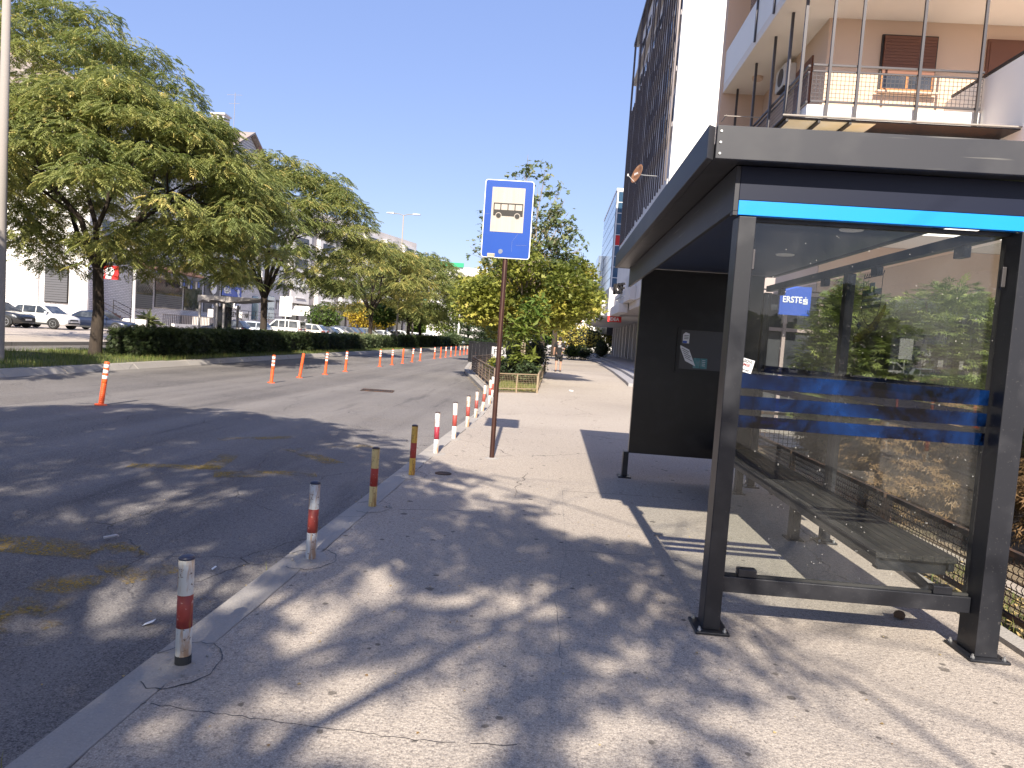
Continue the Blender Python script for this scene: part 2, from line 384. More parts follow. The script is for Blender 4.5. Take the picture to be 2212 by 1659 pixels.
def text(name, s, size, mat, parent, loc, rot, ext=.004, world=False, align='CENTER', bold=0, sx=1):
    cu = bpy.data.curves.new(name, 'FONT'); cu.body = s; cu.size = size; cu.extrude = ext; cu.align_x = align; cu.align_y = 'CENTER'
    cu.offset = bold; cu.resolution_u = 3
    t = bpy.data.objects.new('tmp_text', cu); COL.objects.link(t)
    dg = bpy.context.evaluated_depsgraph_get(); me = bpy.data.meshes.new_from_object(t.evaluated_get(dg))
    bpy.data.objects.remove(t); me.name = name
    me.transform(Matrix.Translation(loc) @ Euler(rot).to_matrix().to_4x4() @ Matrix.Diagonal((sx, 1, 1, 1)))
    me.materials.clear(); me.materials.append(mat)
    o = bpy.data.objects.new(name, me); COL.objects.link(o); return place(o, parent, world)

# ---- scattering of leaf templates
def rots(N, rg, up=.6, yaw=None, tilt=None):
    """random rotation matrices; tilt = spread of the leaf normal from +z"""
    yw = rg.uniform(0, 2 * np.pi, N) if yaw is None else yaw
    tl = np.abs(rg.normal(0, up, N)) if tilt is None else tilt
    ta = rg.uniform(0, 2 * np.pi, N)
    def rz(a):
        c, s_ = np.cos(a), np.sin(a); m = np.zeros((N, 3, 3)); m[:, 0, 0] = c; m[:, 0, 1] = -s_; m[:, 1, 0] = s_; m[:, 1, 1] = c; m[:, 2, 2] = 1; return m
    def rx(a):
        c, s_ = np.cos(a), np.sin(a); m = np.zeros((N, 3, 3)); m[:, 1, 1] = c; m[:, 1, 2] = -s_; m[:, 2, 1] = s_; m[:, 2, 2] = c; m[:, 0, 0] = 1; return m
    if yaw is None: return rz(ta) @ rx(tl) @ rz(yw)
    return rz(yw) @ rx(tl)
def scatter(name, tmpl, pos, rot, scale, tint, mat, parent=None, kind=None, world=True, smooth=False):
    tv, tf = tmpl; tv = np.array(tv, dtype=np.float64); N = len(pos); V = len(tv)
    P = (rot @ (tv[None] * scale[:, None, None]).transpose(0, 2, 1)).transpose(0, 2, 1) + pos[:, None, :]
    fl = [len(f) for f in tf]; flat = np.concatenate([np.array(f) for f in tf]); 
    idx = (flat[None] + (np.arange(N) * V)[:, None]).ravel()
    tot = np.tile(fl, N); st = np.concatenate([[0], np.cumsum(tot)[:-1]])
    me = bpy.data.meshes.new(name)
    me.vertices.add(N * V); me.vertices.foreach_set('co', P.ravel().astype(np.float32))
    me.loops.add(len(idx)); me.loops.foreach_set('vertex_index', idx.astype(np.int32))
    me.polygons.add(len(tot)); me.polygons.foreach_set('loop_start', st.astype(np.int32)); me.polygons.foreach_set('loop_total', tot.astype(np.int32))
    a = me.attributes.new('tint', 'FLOAT', 'FACE'); a.data.foreach_set('value', np.repeat(tint, len(tf)).astype(np.float32))
    me.materials.append(mat); me.update(calc_edges=True)
    o = bpy.data.objects.new(name, me); COL.objects.link(o); place(o, parent, world)
    if kind: o['kind'] = kind
    return o
def frond():
    """compound leaf seen from above, drooping to its tip: rachis with pinnae pairs, each a narrow drooping blade"""
    v = []; f = []
    for k in range(5):
        t = .12 + k * .19; y = t; z = -.30 * t * t
        L = .34 * (1 - .45 * abs(t - .45) * 1.4)
        for s_ in (-1, 1):
            n = len(v); wd = .075
            v += [(0, y, z), (s_ * L * .55, y + wd + .10, z - .02), (s_ * L * 1.15, y + .22, z - .16), (s_ * L * .55, y - wd + .08, z - .03)]
            f += [(n, n + 1, n + 2, n + 3)]
    n = len(v); v += [(0, .90, -.25), (-.07, 1.05, -.32), (0, 1.3, -.46), (.07, 1.05, -.32)]; f += [(n, n + 1, n + 2, n + 3)]
    return v, f
FROND = frond()
def simple_leaf(wd=.45, fold=.12):
    return ([(0, 0, 0), (-wd, .45, fold), (0, 1, -.08), (wd, .45, fold)], [(0, 1, 2), (0, 2, 3)])
LEAF = simple_leaf()
LONG = simple_leaf(.16, .05)
LOBED = ([(0, 0, 0), (-.5, .15, .05), (-.22, .42, 0), (-.42, .85, .06), (0, .62, 0), (0, 1.1, -.06), (.42, .85, .06), (.22, .42, 0), (.5, .15, .05)],
         [(0, 1, 2), (2, 3, 4), (0, 2, 4, 7), (4, 5, 6), (4, 6, 7), (0, 7, 8)])
POD = ([(-.5, 0, 0), (.5, 0, 0), (.4, .1, -3.5), (-.3, 0, -4)], [(0, 1, 2, 3)])
def spray(nb=5):
    v = []; f = []
    for k in range(nb):
        a = (k - (nb - 1) / 2) * .38; L = 1 - .12 * abs(k - (nb - 1) / 2)
        for j in (0, 1):
            n = len(v); dx, dy = math.sin(a), math.cos(a); px_, py_ = dy, -dx; wd = .035
            if j == 0: v += [(0, 0, 0), (dx * L * .5 - px_ * wd, dy * L * .5 - py_ * wd, .04), (dx * L, dy * L, -.10), (dx * L * .5 + px_ * wd, dy * L * .5 + py_ * wd, .04)]; f += [(n, n + 1, n + 2, n + 3)]
            else:
                v += [(dx * L * .4, dy * L * .4, .02), (dx * L * .7 + px_ * .22, dy * L * .7 + py_ * .22, .02), (dx * L * .55, dy * L * .55, 0)]; f += [(n, n + 1, n + 2)]
                v += [(dx * L * .55, dy * L * .55, .02), (dx * L * .8 - px_ * .18, dy * L * .8 - py_ * .18, -.02), (dx * L * .68, dy * L * .68, 0)]; f += [(n + 3, n + 4, n + 5)]
    return v, f
SPRAY = spray()
BLADE = ([(-.03, 0, 0), (.03, 0, 0), (.02, .10, .6), (-.02, .10, .6), (0, .32, 1)], [(0, 1, 2, 3), (3, 2, 4)])

def limbs(mb, base, fork, R_, z0, z1, seed, r0, nmain=6, sub=3, wig=.25):
    rg = random.Random(seed); base = Vector(base); ends = []
    top = Vector((base.x + rg.uniform(-.2, .2), base.y + rg.uniform(-.2, .2), base.z + fork))
    mid = base.lerp(top, .5) + Vector((rg.uniform(-.08, .08), rg.uniform(-.08, .08), 0))
    mb.tube([base - Vector((0, 0, .1)), base + Vector((0, 0, .15)), mid, top], [r0 * 1.5, r0 * 1.12, r0 * .95, r0 * .85], 10)
    for i in range(nmain):
        a = 2 * math.pi * (i + rg.uniform(-.3, .3)) / nmain; rr = R_ * rg.uniform(.34, .58)
        e = Vector((base.x + rr * math.cos(a), base.y + rr * math.sin(a), base.z + z0 + (z1 - z0) * rg.uniform(.35, .7)))
        m1 = top.lerp(e, .35) + Vector((rg.uniform(-wig, wig), rg.uniform(-wig, wig), .25)); m2 = top.lerp(e, .7) + Vector((rg.uniform(-wig, wig), rg.uniform(-wig, wig), .2))
        mb.tube([top - Vector((0, 0, .12)), m1, m2, e], [r0 * .62, r0 * .46, r0 * .34, r0 * .22], 7)
        for j in range(sub):
            b = a + rg.uniform(-.9, .9); r2 = min(R_ * .92, rr + R_ * rg.uniform(.12, .42))
            hz = base.z + z0 + (z1 - z0) * (.25 + .7 * (1 - (r2 / R_) ** 2)) * rg.uniform(.75, 1)
            e2 = Vector((base.x + r2 * math.cos(b), base.y + r2 * math.sin(b), hz)); st = m2 if j % 2 else e
            mm = st.lerp(e2, .5) + Vector((rg.uniform(-wig, wig), rg.uniform(-wig, wig), .15))
            mb.tube([st, mm, e2], [r0 * .24, r0 * .15, r0 * .06], 5); ends.append(e2)
            for q in range(3):
                e3 = e2 + Vector((rg.uniform(-.9, .9), rg.uniform(-.9, .9), rg.uniform(-.2, .6)))
                mb.tube([mm.lerp(e2, .5), e3], [r0 * .1, r0 * .03], 4); ends.append(e3)
    return ends
def mimosa(x, y, label, R_=5.5, z0=2.8, z1=9, fork=2.6, seed=1, n=110, per=62, fs=.34, r0=.19, zb=0.03, yel=0.0, cx=0, cy=0, group='mimosa trees along the grass median', under=.35, lumps=.55, zlow=3.0):
    rg = np.random.default_rng(seed)
    t = thing('mimosa_tree', label, 'tree', (x, y, zb), 0, group)
    mb = MB(); ends = limbs(mb, (x, y, zb), fork, R_ * .95, zlow + .2, z1 - .3, seed, r0); mb.build('trunk', m_bark, t, True, True)
    # umbrella shaped layers of feathery fronds
    C = []
    ga = 2.399963
    for i in range(n):
        u = (i + .5) / n; r = R_ * math.sqrt(u) * rg.uniform(.9, 1.04); a = i * ga + rg.uniform(-.25, .25)
        dome = z0 + (z1 - z0) * max(0, 1 - (r / R_) ** 1.9) ** .8
        dome += rg.uniform(-lumps, lumps * .6)
        C.append((x + cx + r * math.cos(a), y + cy + r * math.sin(a), dome, 1.0))
    for i in range(int(n * under)):
        r = R_ * math.sqrt(rg.uniform(.05, 1)) * .80; a = rg.uniform(0, 6.283)
        C.append((x + cx + r * math.cos(a), y + cy + .10 * R_ + r * math.sin(a), rg.uniform(zlow, z0 + .4), .55))
    pos = []; tint = []; yaw = []; tilt = []
    for (a, b, c, wgt) in C:
        k = int(per * wgt * rg.uniform(.7, 1.3)); rad = rg.uniform(.75, 1.25) * R_ / 5.5
        th = rg.uniform(0, 6.283, k); rr = rad * np.sqrt(rg.uniform(0, 1, k))
        zz = c - .38 * (rr / rad) ** 2 * rad + rg.normal(0, .10, k)
        pos.append(np.stack([a + rr * np.cos(th), b + rr * np.sin(th), zz], 1))
        yaw.append(th - np.pi / 2 + rg.normal(0, .7, k)); tilt.append(-(.05 + .35 * (rr / rad)) + rg.normal(0, .25, k))
        base = rg.uniform(.25, .62) + yel; tint.append(np.clip(base + rg.normal(0, .12, k) + (rg.random(k) < .05) * .4, 0, 1))
    pos = np.concatenate(pos); yaw = np.concatenate(yaw); tilt = np.concatenate(tilt); tint = np.concatenate(tint)
    scatter('crown', FROND, pos, rots(len(pos), rg, yaw=yaw, tilt=tilt), rg.uniform(.75, 1.25, len(pos)) * fs, tint, m_leaf, t, 'stuff')
    # hanging seed pods
    k = len(pos) // 5; sel = rg.integers(0, len(pos), k); pp = pos[sel] + rg.normal(0, .08, (k, 3)) - np.array([0, 0, .05])
    scatter('seed_pods', POD, pp, rots(k, rg, up=.2), rg.uniform(.02, .045, k) * fs / .34, rg.uniform(.80, 1, k), m_leaf, t, 'stuff')
    return t
def broadleaf(name, x, y, label, cat, blobs, n, size, mat, tmpl=LEAF, seed=1, r0=.09, trunk=None, zb=0, bark=None, group=None, shell=.55, up=.9, tint=(.2, .9), core=False):
    """blobs: (cx,cy,cz,rx,ry,rz) in world space"""
    rg = np.random.default_rng(seed); rr_ = random.Random(seed)
    t = thing(name, label, cat, (x, y, zb), 0, group)
    mb = MB()
    if trunk:
        top = Vector((x, y, zb + trunk)); mb.tube([(x, y, zb - .05), (x, y, zb + .1), (x + .04, y, zb + trunk * .5), top], [r0 * 1.4, r0 * 1.1, r0, r0 * .8], 8)
        for b in blobs:
            c = Vector(b[:3]); m_ = top.lerp(c, .5) + Vector((rr_.uniform(-.1, .1), rr_.uniform(-.1, .1), .1))
            mb.tube([top - Vector((0, 0, .05)), m_, c], [r0 * .6, r0 * .4, r0 * .15], 6)
            for q in range(5):
                e = c + Vector([rr_.uniform(-.85, .85) * b[3 + i] for i in range(3)]); mb.tube([m_.lerp(c, rr_.uniform(.3, 1)), e], [r0 * .2, r0 * .05], 4)
        mb.build('trunk', bark or m_bark, t, True, True)
    vol = [b[3] * b[4] + b[4] * b[5] + b[3] * b[5] for b in blobs]; tv = sum(vol); P = []; T = []
    for b, v_ in zip(blobs, vol):
        k = int(n * v_ / tv); d = rg.normal(0, 1, (k, 3)); d /= np.linalg.norm(d, axis=1)[:, None]
        rad = 1 - shell * rg.random(k) ** 1.6
        ph = rg.uniform(0, 6.28, 3); rad *= 1 + .17 * np.sin(d[:, 0] * 5 + ph[0]) * np.cos(d[:, 1] * 5 + ph[1]) + .12 * np.sin(d[:, 2] * 9 + ph[2])
        p = d * rad[:, None] * np.array(b[3:6]) + np.array(b[:3]); P.append(p)
        T.append(np.clip(rg.uniform(*tint) + .18 * np.sin(p[:, 0] * 3 + ph[1]) * np.sin(p[:, 2] * 4) + rg.normal(0, .14, k), 0, 1))
    P = np.concatenate(P); T = np.concatenate(T); P[:, 2] = np.maximum(P[:, 2], zb + .03)
    scatter('foliage', tmpl, P, rots(len(P), rg, up), rg.uniform(.7, 1.3, len(P)) * size, T, mat, t, 'stuff')
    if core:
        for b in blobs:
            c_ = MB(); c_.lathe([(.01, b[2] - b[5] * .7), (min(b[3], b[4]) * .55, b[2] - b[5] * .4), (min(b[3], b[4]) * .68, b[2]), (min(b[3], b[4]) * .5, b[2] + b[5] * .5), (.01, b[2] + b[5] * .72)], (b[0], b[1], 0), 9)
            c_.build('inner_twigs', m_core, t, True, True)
    return t

# ================================================================== SETTING
RZ_ = -0.12           # road level; pavement at 0
def sheet(name, pts, z, mat, thick=0, kind='structure'):
    mb = MB()
    if thick: mb.prism([(x, y, z) for x, y in pts], (0, 0, -thick))
    else: mb.add([(x, y, z) for x, y in pts], [tuple(range(len(pts)))])
    return mb.build(name, mat, kind=kind)
sheet('ground', [(-900, -300), (900, -300), (900, 1500), (-900, 1500)], -.30, m_farground)
KERB = [(-2.4, -80), (-1.80, -6), (-1.72, 0), (-1.66, 3), (-1.60, 6), (-1.55, 9.5), (-1.44, 13.5), (-1.52, 17.5), (-1.80, 20), (-2.25, 22.5), (-3.05, 27), (-3.9, 31.5), (-4.7, 40), (-5.4, 50), (-5.8, 60), (-5.9, 130)]
def kx(y, tab=KERB):
    for (a, b), (c, d) in zip(tab, tab[1:]):
        if b <= y <= d: return a + (c - a) * (y - b) / (d - b)
    return tab[-1][0]
sheet('road', [(-12.2, -80)] + [(x + .03, y) for x, y in KERB] + [(-12.2, 130)], RZ_, m_asphalt)
sheet('far_junction', [(-60, 130), (40, 130), (40, 175), (-60, 175)], RZ_ - .002, m_asphalt)
sheet('opposite_carriageway', [(-21.0, -80), (-17.1, -80), (-17.1, 130), (-21.0, 130)], RZ_, m_asphalt)
sheet('parking_apron', [(-58, 10), (-21.1, 10), (-21.1, 130), (-58, 130)], .02, m_apron)
# pavement with a ragged joint against the kerb stones
KJ = [-60 + 1.5 * k for k in range(54)] + [21 + 3.0 * k for k in range(1, 40)]
def kchord(y):
    for a, b in zip(KJ, KJ[1:]):
        if a <= y <= b: return kx(a) + (kx(b) - kx(a)) * (y - a) / (b - a)
    return kx(y)
edge = []
y = -80.0
while y < 129:
    edge.append((kchord(y) + .1985 + rnd.uniform(-.004, .006), y)); y += .12 if -1 < y < 14 else 1.0
sheet('pavement', edge + [(kx(129) + .2, 129), (4.4, 129), (4.4, 13), (2.62, 13), (2.62, -80)], 0, m_walk, .10)
kb = bpy.data.objects.new('near_kerb', None); COL.objects.link(kb); kb['kind'] = 'structure'
y = -60.0; 
while y < 60:
    L = 1.5 if y < 20.9 else 3.0
    x0, x1 = kx(y), kx(y + L); g = .004; ang = math.atan2(x1 - x0, L)
    mb = MB(); mb.prism([(x0, y + g, -.16), (x1, y + L - g, -.16), (x1, y + L - g, 0), (x0, y + g, 0)], (.19, 0, 0))
    mb.build('kerb_stone', m_kerb, kb, bevel=.008).location.z = rnd.uniform(-.003, .002); y += L
# patches set round each bollard foot
BOLL = [(395, 1435), (671, 1208), (804, 1095), (889, 1027), (941, 980), (980, 948), (1009, 923), (1027, 903), (1042, 888), (1057, 873), (1062, 858)]
# median
mk = bpy.data.objects.new('median_kerb', None); COL.objects.link(mk); mk['kind'] = 'structure'
st0 = MB(); st0.prism([(0, .006, -.14), (-.18, .006, .03), (-.40, .006, .035), (-.40, .006, -.14)], (0, .985, 0)); s0 = st0.build('kerb_stone', m_kerb, mk, bevel=.012)
s0.location = (-11.95, 7, 0)
for i in range(1, 118):
    inst(s0, 'kerb_stone', (-11.95 + rnd.uniform(-.012, .012), 7 + i, rnd.uniform(-.008, .006)), (0, 0, rnd.uniform(-.008, .008)), mk)
sheet('median_far_kerb', [(-17.3, -80), (-17.05, -80), (-17.05, 128), (-17.3, 128)], .03, m_kerb, .18)
sheet('apron_kerb', [(-21.3, -80), (-21.0, -80), (-21.0, 128), (-21.3, 128)], .035, m_kerb, .18)
sheet('median_soil', [(-17.1, -80), (-12.34, -80), (-12.34, 125), (-17.1, 125)], .02, m_grassbase)
rg = np.random.default_rng(5)
def grass(name, n, x0, x1, y0, y1, z, size, mat=m_grass, tint=(.0, 1), parent=None, ypow=1.0):
    p = np.stack([rg.uniform(x0, x1, n), y0 + (y1 - y0) * rg.random(n) ** ypow, np.full(n, z)], 1)
    p2 = np.sin(p[:, 0] * 2.1 + np.sin(p[:, 1] * .9)) * np.sin(p[:, 1] * 1.3)
    keep = (p2 + rg.uniform(-.9, .9, n)) > -.5; p = p[keep]; n = len(p)
    o = scatter(name, BLADE, p, rots(n, rg, yaw=rg.uniform(0, 6.28, n), tilt=rg.normal(0, .35, n)), rg.uniform(.5, 1.3, n) * size, np.clip(rg.uniform(*tint, n), 0, 1), mat, parent)
    o['kind'] = 'stuff'; return o
tag(grass('verge_grass', 70000, -17.1, -12.36, 12.5, 62, .02, .13, ypow=1.7), 'short uneven grass growing along the planted median', 'grass')
def leaves(name, n, x0, x1, y0, y1, z, size, label, mat=m_litter):
    p = np.stack([rg.uniform(x0, x1, n), rg.uniform(y0, y1, n), np.full(n, z) + rg.uniform(0, .01, n)], 1)
    o = scatter(name, LEAF, p, rots(n, rg, up=.25), rg.uniform(.5, 1.2, n) * size, rg.random(n), mat); o['kind'] = 'stuff'; tag(o, label, 'leaf litter'); return o

# bed and paths behind the shelter
sheet('planting_bed', [(2.74, -80), (3.25, -80), (3.25, 11.3), (2.74, 11.3)], .004, m_soil)
sheet('bed_edging', [(2.62, -80), (2.735, -80), (2.735, 13), (2.62, 13)], .03, m_kerb, .12)
sheet('yard_paving', [(3.26, -80), (20, -80), (20, 17), (4.4, 17), (4.4, 13), (3.26, 13)], .012, m_walk, .1)
sheet('shrub_bed', [(3.45, 4.8), (6.6, 4.6), (6.6, 12), (3.3, 12), (3.3, 7)], .03, m_soil, .03)
tag(grass('bed_weeds', 6000, 2.76, 3.24, 1.5, 11.2, .004, .07, tint=(.4, 1)), 'dry sparse weeds under the mesh fence behind the shelter', 'weeds')
leaves('bed_litter', 1500, 2.76, 3.3, 1, 11, .012, .05, 'dry fallen leaves along the mesh fence behind the shelter')
# terrace steps in front of the arcade
TE = [(3.0, 27.5), (3.12, 30), (3.45, 40), (3.75, 55), (3.95, 95), (3.95, 100)]
def off(t, d): return [(x + d, y + (d * .8 if i == 0 else 0)) for i, (x, y) in enumerate(t)]
for k, (d, z) in enumerate(((0, .12), (.45, .24), (.95, .36))):
    pts = off(TE, d) + [(16, 100), (16, 27.5 + d * .8)]
    sheet('terrace_step', pts, z - (.03 if k == 2 else 0), m_tile, .12)
tf = bpy.data.objects.new('terrace_floor', None); COL.objects.link(tf); tf['kind'] = 'structure'
sb = MB(); sb.box(0.006, .994, .006, 1.494, 0, .03); slab = sb.build('paving_slab', m_tile, tf); slab.location = (4.3, 29, .33)
for j in range(24):
    yy = 29 + 1.5 * j; xs = kx(yy, TE) + .98
    for i in range(5):
        if i == 0 and j == 0: slab.location = (xs, yy, .33); continue
        inst(slab, 'paving_slab', (xs + i, yy, .33 + rnd.uniform(-.002, .002)), (0, 0, 0), tf)
# faded yellow road lettering
def worn(name):
    m, nt, out = _new(name); tr = nt.nodes.new('ShaderNodeBsdfTransparent'); df = nt.nodes.new('ShaderNodeBsdfDiffuse')
    df.inputs[0].default_value = (.40, .27, .07, 1)
    n1 = _ramp(nt, _noise(nt, 2.3, 4, .6), .42, .60); n2 = _ramp(nt, _noise(nt, 60, 2), .38, .55)
    v = nt.nodes.new('ShaderNodeTexVoronoi'); v.feature = 'DISTANCE_TO_EDGE'; v.inputs['Scale'].default_value = 16
    nt.links.new(_coord(nt, (1, 1, 0)), v.inputs['Vector']); n3 = _ramp(nt, v.outputs['Distance'], .02, .08)
    f = _math(nt, 'MULTIPLY', _math(nt, 'MULTIPLY', n1, n2), _math(nt, 'MULTIPLY', n3, .85))
    mx = nt.nodes.new('ShaderNodeMixShader'); nt.links.new(f, mx.inputs[0]); nt.links.new(tr.outputs[0], mx.inputs[1]); nt.links.new(df.outputs[0], mx.inputs[2])
    nt.links.new(mx.outputs[0], out.inputs[0]); return m
m_worn = worn('worn_yellow_paint')
ym = MB()
def stroke(mb, pts, wd, z=RZ_ + .004):
    for (a, b), (c, d) in zip(pts, pts[1:]):
        L = math.hypot(c - a, d - b); nx, ny = -(d - b) / L * wd / 2, (c - a) / L * wd / 2
        ex, ey = (c - a) / L * wd * .4, (d - b) / L * wd * .4
        mb.add([(a + nx - ex, b + ny - ey, z), (a - nx - ex, b - ny - ey, z), (c - nx + ex, d - ny + ey, z), (c + nx + ex, d + ny + ey, z)], [(0, 1, 2, 3)])
        z += .0006
stroke(ym, [(-3.9, 4.55), (-2.9, 4.55), (-2.45, 4.25)], .36); stroke(ym, [(-2.75, 3.95), (-2.62, 3.4), (-2.95, 2.9)], .36)
stroke(ym, [(-4.3, 7.25), (-3.6, 7.45), (-3.75, 8.2)], .24); stroke(ym, [(-3.3, 7.2), (-2.6, 7.5)], .34); stroke(ym, [(-2.55, 8.3), (-3.2, 8.9), (-2.5, 9.6)], .26)
stroke(ym, [(-4.3, 9.3), (-3.6, 9.9)], .24)
ym.build('road_marking', m_worn, kind='structure')
0 and sheet('road_patch', [(-4.1, 15.3), (-3.3, 15.2), (-3.2, 19.8), (-3.9, 21.5), (-4.4, 20.0)], RZ_ + .003, ground_mat('patch_asphalt', (.10, .09, .085), (.05, .045, .045), (.19, .17, .15), (.12, .10, .09), .3, speck=.7))

ck = MB()
def crack(pts, wmax, sub=7):
    P_ = [G(*p) for p in pts]; q_ = []
    for a_, b_ in zip(P_, P_[1:]):
        for k in range(sub): q_.append(a_.lerp(b_, k / sub) + Vector((rnd.uniform(-.006, .006), rnd.uniform(-.009, .009), 0)))
    q_.append(P_[-1])
    for a_, b_ in zip(q_, q_[1:]):
        if rnd.random() < .9 and (b_ - a_).length > .004: ck.bar((a_.x, a_.y, .0006), (b_.x, b_.y, .0006), rnd.uniform(.25, 1) * wmax, .0012)
crack([(275, 1517), (330, 1522), (450, 1538), (579, 1555), (791, 1584), (916, 1599), (1150, 1612)], .0035)
crack([(770, 1085), (860, 1100), (1000, 1103)], .003); crack([(1150, 870), (1180, 905), (1176, 960)], .003); crack([(560, 1200), (640, 1206)], .003)
crack([(1215, 1060), (1222, 1190), (1200, 1290), (1210, 1420)], .003, 10); crack([(1215, 1060), (1340, 1068), (1500, 1080)], .003)
ck.build('pavement_cracks', m_black, kind='structure')
# drain grate in the road, small grate in the pavement
gr = thing('drain_grate', 'rusty iron drain grate set in the road lane', 'drain', (-4.55, 18.6, RZ_ + .004), R(8))
f = MB(); 
for a, b, c, d in ((-.42, .42, -.30, -.26), (-.42, .42, .26, .30), (-.42, -.38, -.26, .26), (.38, .42, -.26, .26)): f.box(a, b, c, d, 0, .014)
f.build('frame', m_rust, gr)
bb = MB(); bb.box(-.012, .012, -.26, .26, 0, .012); b0 = bb.build('bar', m_rust, gr); b0.location = (-.33, 0, 0)
for i in range(1, 11): inst(b0, 'bar', (-.33 + .066 * i, 0, 0), (0, 0, 0), gr)
pit = MB(); pit.box(-.378, .378, -.258, .258, -.002, .002); pit.build('pit', m_black, gr)
gr = thing('drain_cover', 'small iron cover in the pavement beside the fourth bollard', 'drain cover', (-1.08, 7.55, .002))
c_ = MB(); c_.lathe([(.09, 0), (.09, .006), (.075, .008), (.07, .005)], n=16); c_.build('lid', m_rust, gr)

# ================================================================== BUS SHELTER
SH = thing('bus_shelter', 'charcoal glass bus shelter with a bright blue band under its flat roof', 'bus shelter', (1.6, 6.0, 0))
def P(mb, name, mat, par=SH, **k): return mb.build(name, mat, par, True, **k)
def post(x0, x1, y0, y1, zt, nbolt=((-1, -1), (1, -1))):
    mb = MB(); mb.box(x0, x1, y0, y1, .016, zt); o = P(mb, 'post', m_char, bevel=.004)
    b = MB(); cx_, cy_ = (x0 + x1) / 2, (y0 + y1) / 2; b.box(x0 - .045, x1 + .045, y0 - .045, y1 + .04, .001, .015); bp = b.build('base_plate', m_char, o, True, bevel=.003)
    for sx, sy in ((-1, -1), (1, -1), (-1, 1), (1, 1)):
        q = MB(); ex = (x1 - x0) / 2 + .022; ey = (y1 - y0) / 2 + .02
        q.lathe([(.011, .0155), (.011, .024), (.006, .024), (.006, .036)], (cx_ + sx * ex, cy_ + sy * ey, 0), 6); q.build('bolt', m_steel, o, True)
    return o
ZR = 2.22
post(.915, 1.005, 3.80, 3.93, ZR); post(2.315, 2.43, 3.76, 3.93, ZR)
post(.90, .96, 8.18, 8.28, .30); post(2.33, 2.41, 8.18, 8.28, ZR); post(2.33, 2.40, 5.93, 6.01, ZR)
# near end: bottom rail, pane, film stripes, clamps
mb = MB(); mb.box(1.006, 2.314, 3.84, 3.91, .215, .300); P(mb, 'bottom_rail', m_char, bevel=.003)
mb = MB(); mb.box(1.006, 2.314, 3.866, 3.886, .300, .312); P(mb, 'glazing_bead', m_rubber)
mb = MB(); mb.box(1.012, 2.306, 3.870, 3.880, .314, 2.205); pane = P(mb, 'glass_pane', m_glass)
for a, b in ((1.325, 1.405), (1.213, 1.283), (1.113, 1.178)):
    q = MB(); q.box(1.014, 2.304, 3.866, 3.8685, a, b); q.build('film_stripe', m_stripe, pane, True)
for x0 in (1.09, 2.12):
    q = MB(); q.box(x0, x0 + .10, 3.848, 3.902, .301, .345); P(q, 'clamp', m_char, bevel=.004)
for x0, z0 in ((1.006, 1.955), (2.292, 1.945)):
    q = MB(); q.box(x0, x0 + .022, 3.850, 3.866, z0, z0 + .105); o = P(q, 'hinge', m_rail, bevel=.003)
# sticker on the pane
sk = MB(); sk.add([(1.0 + x * math.cos(-.22) - z * math.sin(-.22), 3.8655, 1.455 + x * math.sin(-.22) + z * math.cos(-.22)) for x, z in ((-.02, -.036), (.075, -.036), (.075, .036), (-.02, .036))], [(0, 1, 2, 3)])
stk = sk.build('sticker', m_paper, pane, True, label='white advert sticker with red and black lettering')
# roof
roof = MB(); roof.box(.745, 2.62, 3.715, 9.0, 2.50, 2.56); ro = P(roof, 'roof', m_char)
def fascia(pts, name='fascia', mat=m_fasc):
    q = MB(); q.prism(pts[0], pts[1]); return q.build(name, mat, ro, True, bevel=.003)
fascia(([(.70, 3.68, 2.475), (.70, 3.68, 2.64), (.74, 3.715, 2.64), (.74, 3.715, 2.475)], (0, 5.33, 0)))
fascia(([(.742, 3.68, 2.475), (2.66, 3.68, 2.475), (2.66, 3.714, 2.475), (.742, 3.714, 2.475)], (0, 0, .165)))
fascia(([(.742, 8.97, 2.475), (2.66, 8.97, 2.475), (2.66, 9.0, 2.475), (.742, 9.0, 2.475)], (0, 0, .165)))
fascia(([(2.62, 3.715, 2.475), (2.66, 3.715, 2.475), (2.66, 3.715, 2.64), (2.62, 3.715, 2.64)], (0, 5.25, 0)))
q = MB(); q.box(.742, .875, 3.716, 8.96, 2.478, 2.498); q.build('soffit_panel', m_char, ro, True)
q = MB(); q.box(.877, 2.62, 3.716, 3.795, 2.478, 2.498); q.build('soffit_panel', m_char, ro, True)
for i, yy in enumerate((3.70, 3.70, 3.70)):
    q = MB(); q.lathe([(.006, -.003), (.006, .0), (.003, .001)], (.762, 3.6785, 2.50 + i * .055), 8, axis='y'); q.build('rivet', m_steel, ro, True)
q = MB(); q.box(.880, .905, 3.80, 8.95, 2.245, 2.476); q.build('side_beam', m_fasc, ro, True, bevel=.002)
q = MB(); q.box(.906, 2.60, 3.80, 3.83, 2.302, 2.476); q.build('front_beam', m_navy, ro, True, bevel=.002)
q = MB(); q.box(.9065, 2.60, 3.797, 3.84, 2.226, 2.300); q.build('blue_band', m_cyan, ro, True, bevel=.002)
q = MB(); q.box(.881, .9045, 3.80, 3.86, 2.224, 2.244); q.build('beam_end', m_fasc, ro, True)
q = MB(); q.box(.906, 2.40, 3.845, 8.95, 2.41, 2.43); ceil = q.build('ceiling_panel', m_ceilblue, ro, True)
q = MB(); q.box(1.006, 2.314, 3.856, 3.895, 2.205, 2.225); P(q, 'top_rail', m_char)
for x_, y_ in ((1.98, 5.05), (1.98, 6.45), (1.98, 7.85)):
    q = MB(); q.lathe([(.075, 2.402), (.080, 2.4095)], (x_, y_, 0), 24); lo = q.build('ceiling_lamp', m_whitepaint, ro, True)
    q = MB(); q.lathe([(.060, 2.400), (.060, 2.4018)], (x_, y_, 0), 24); q.build('diffuser', m_paper, lo, True)
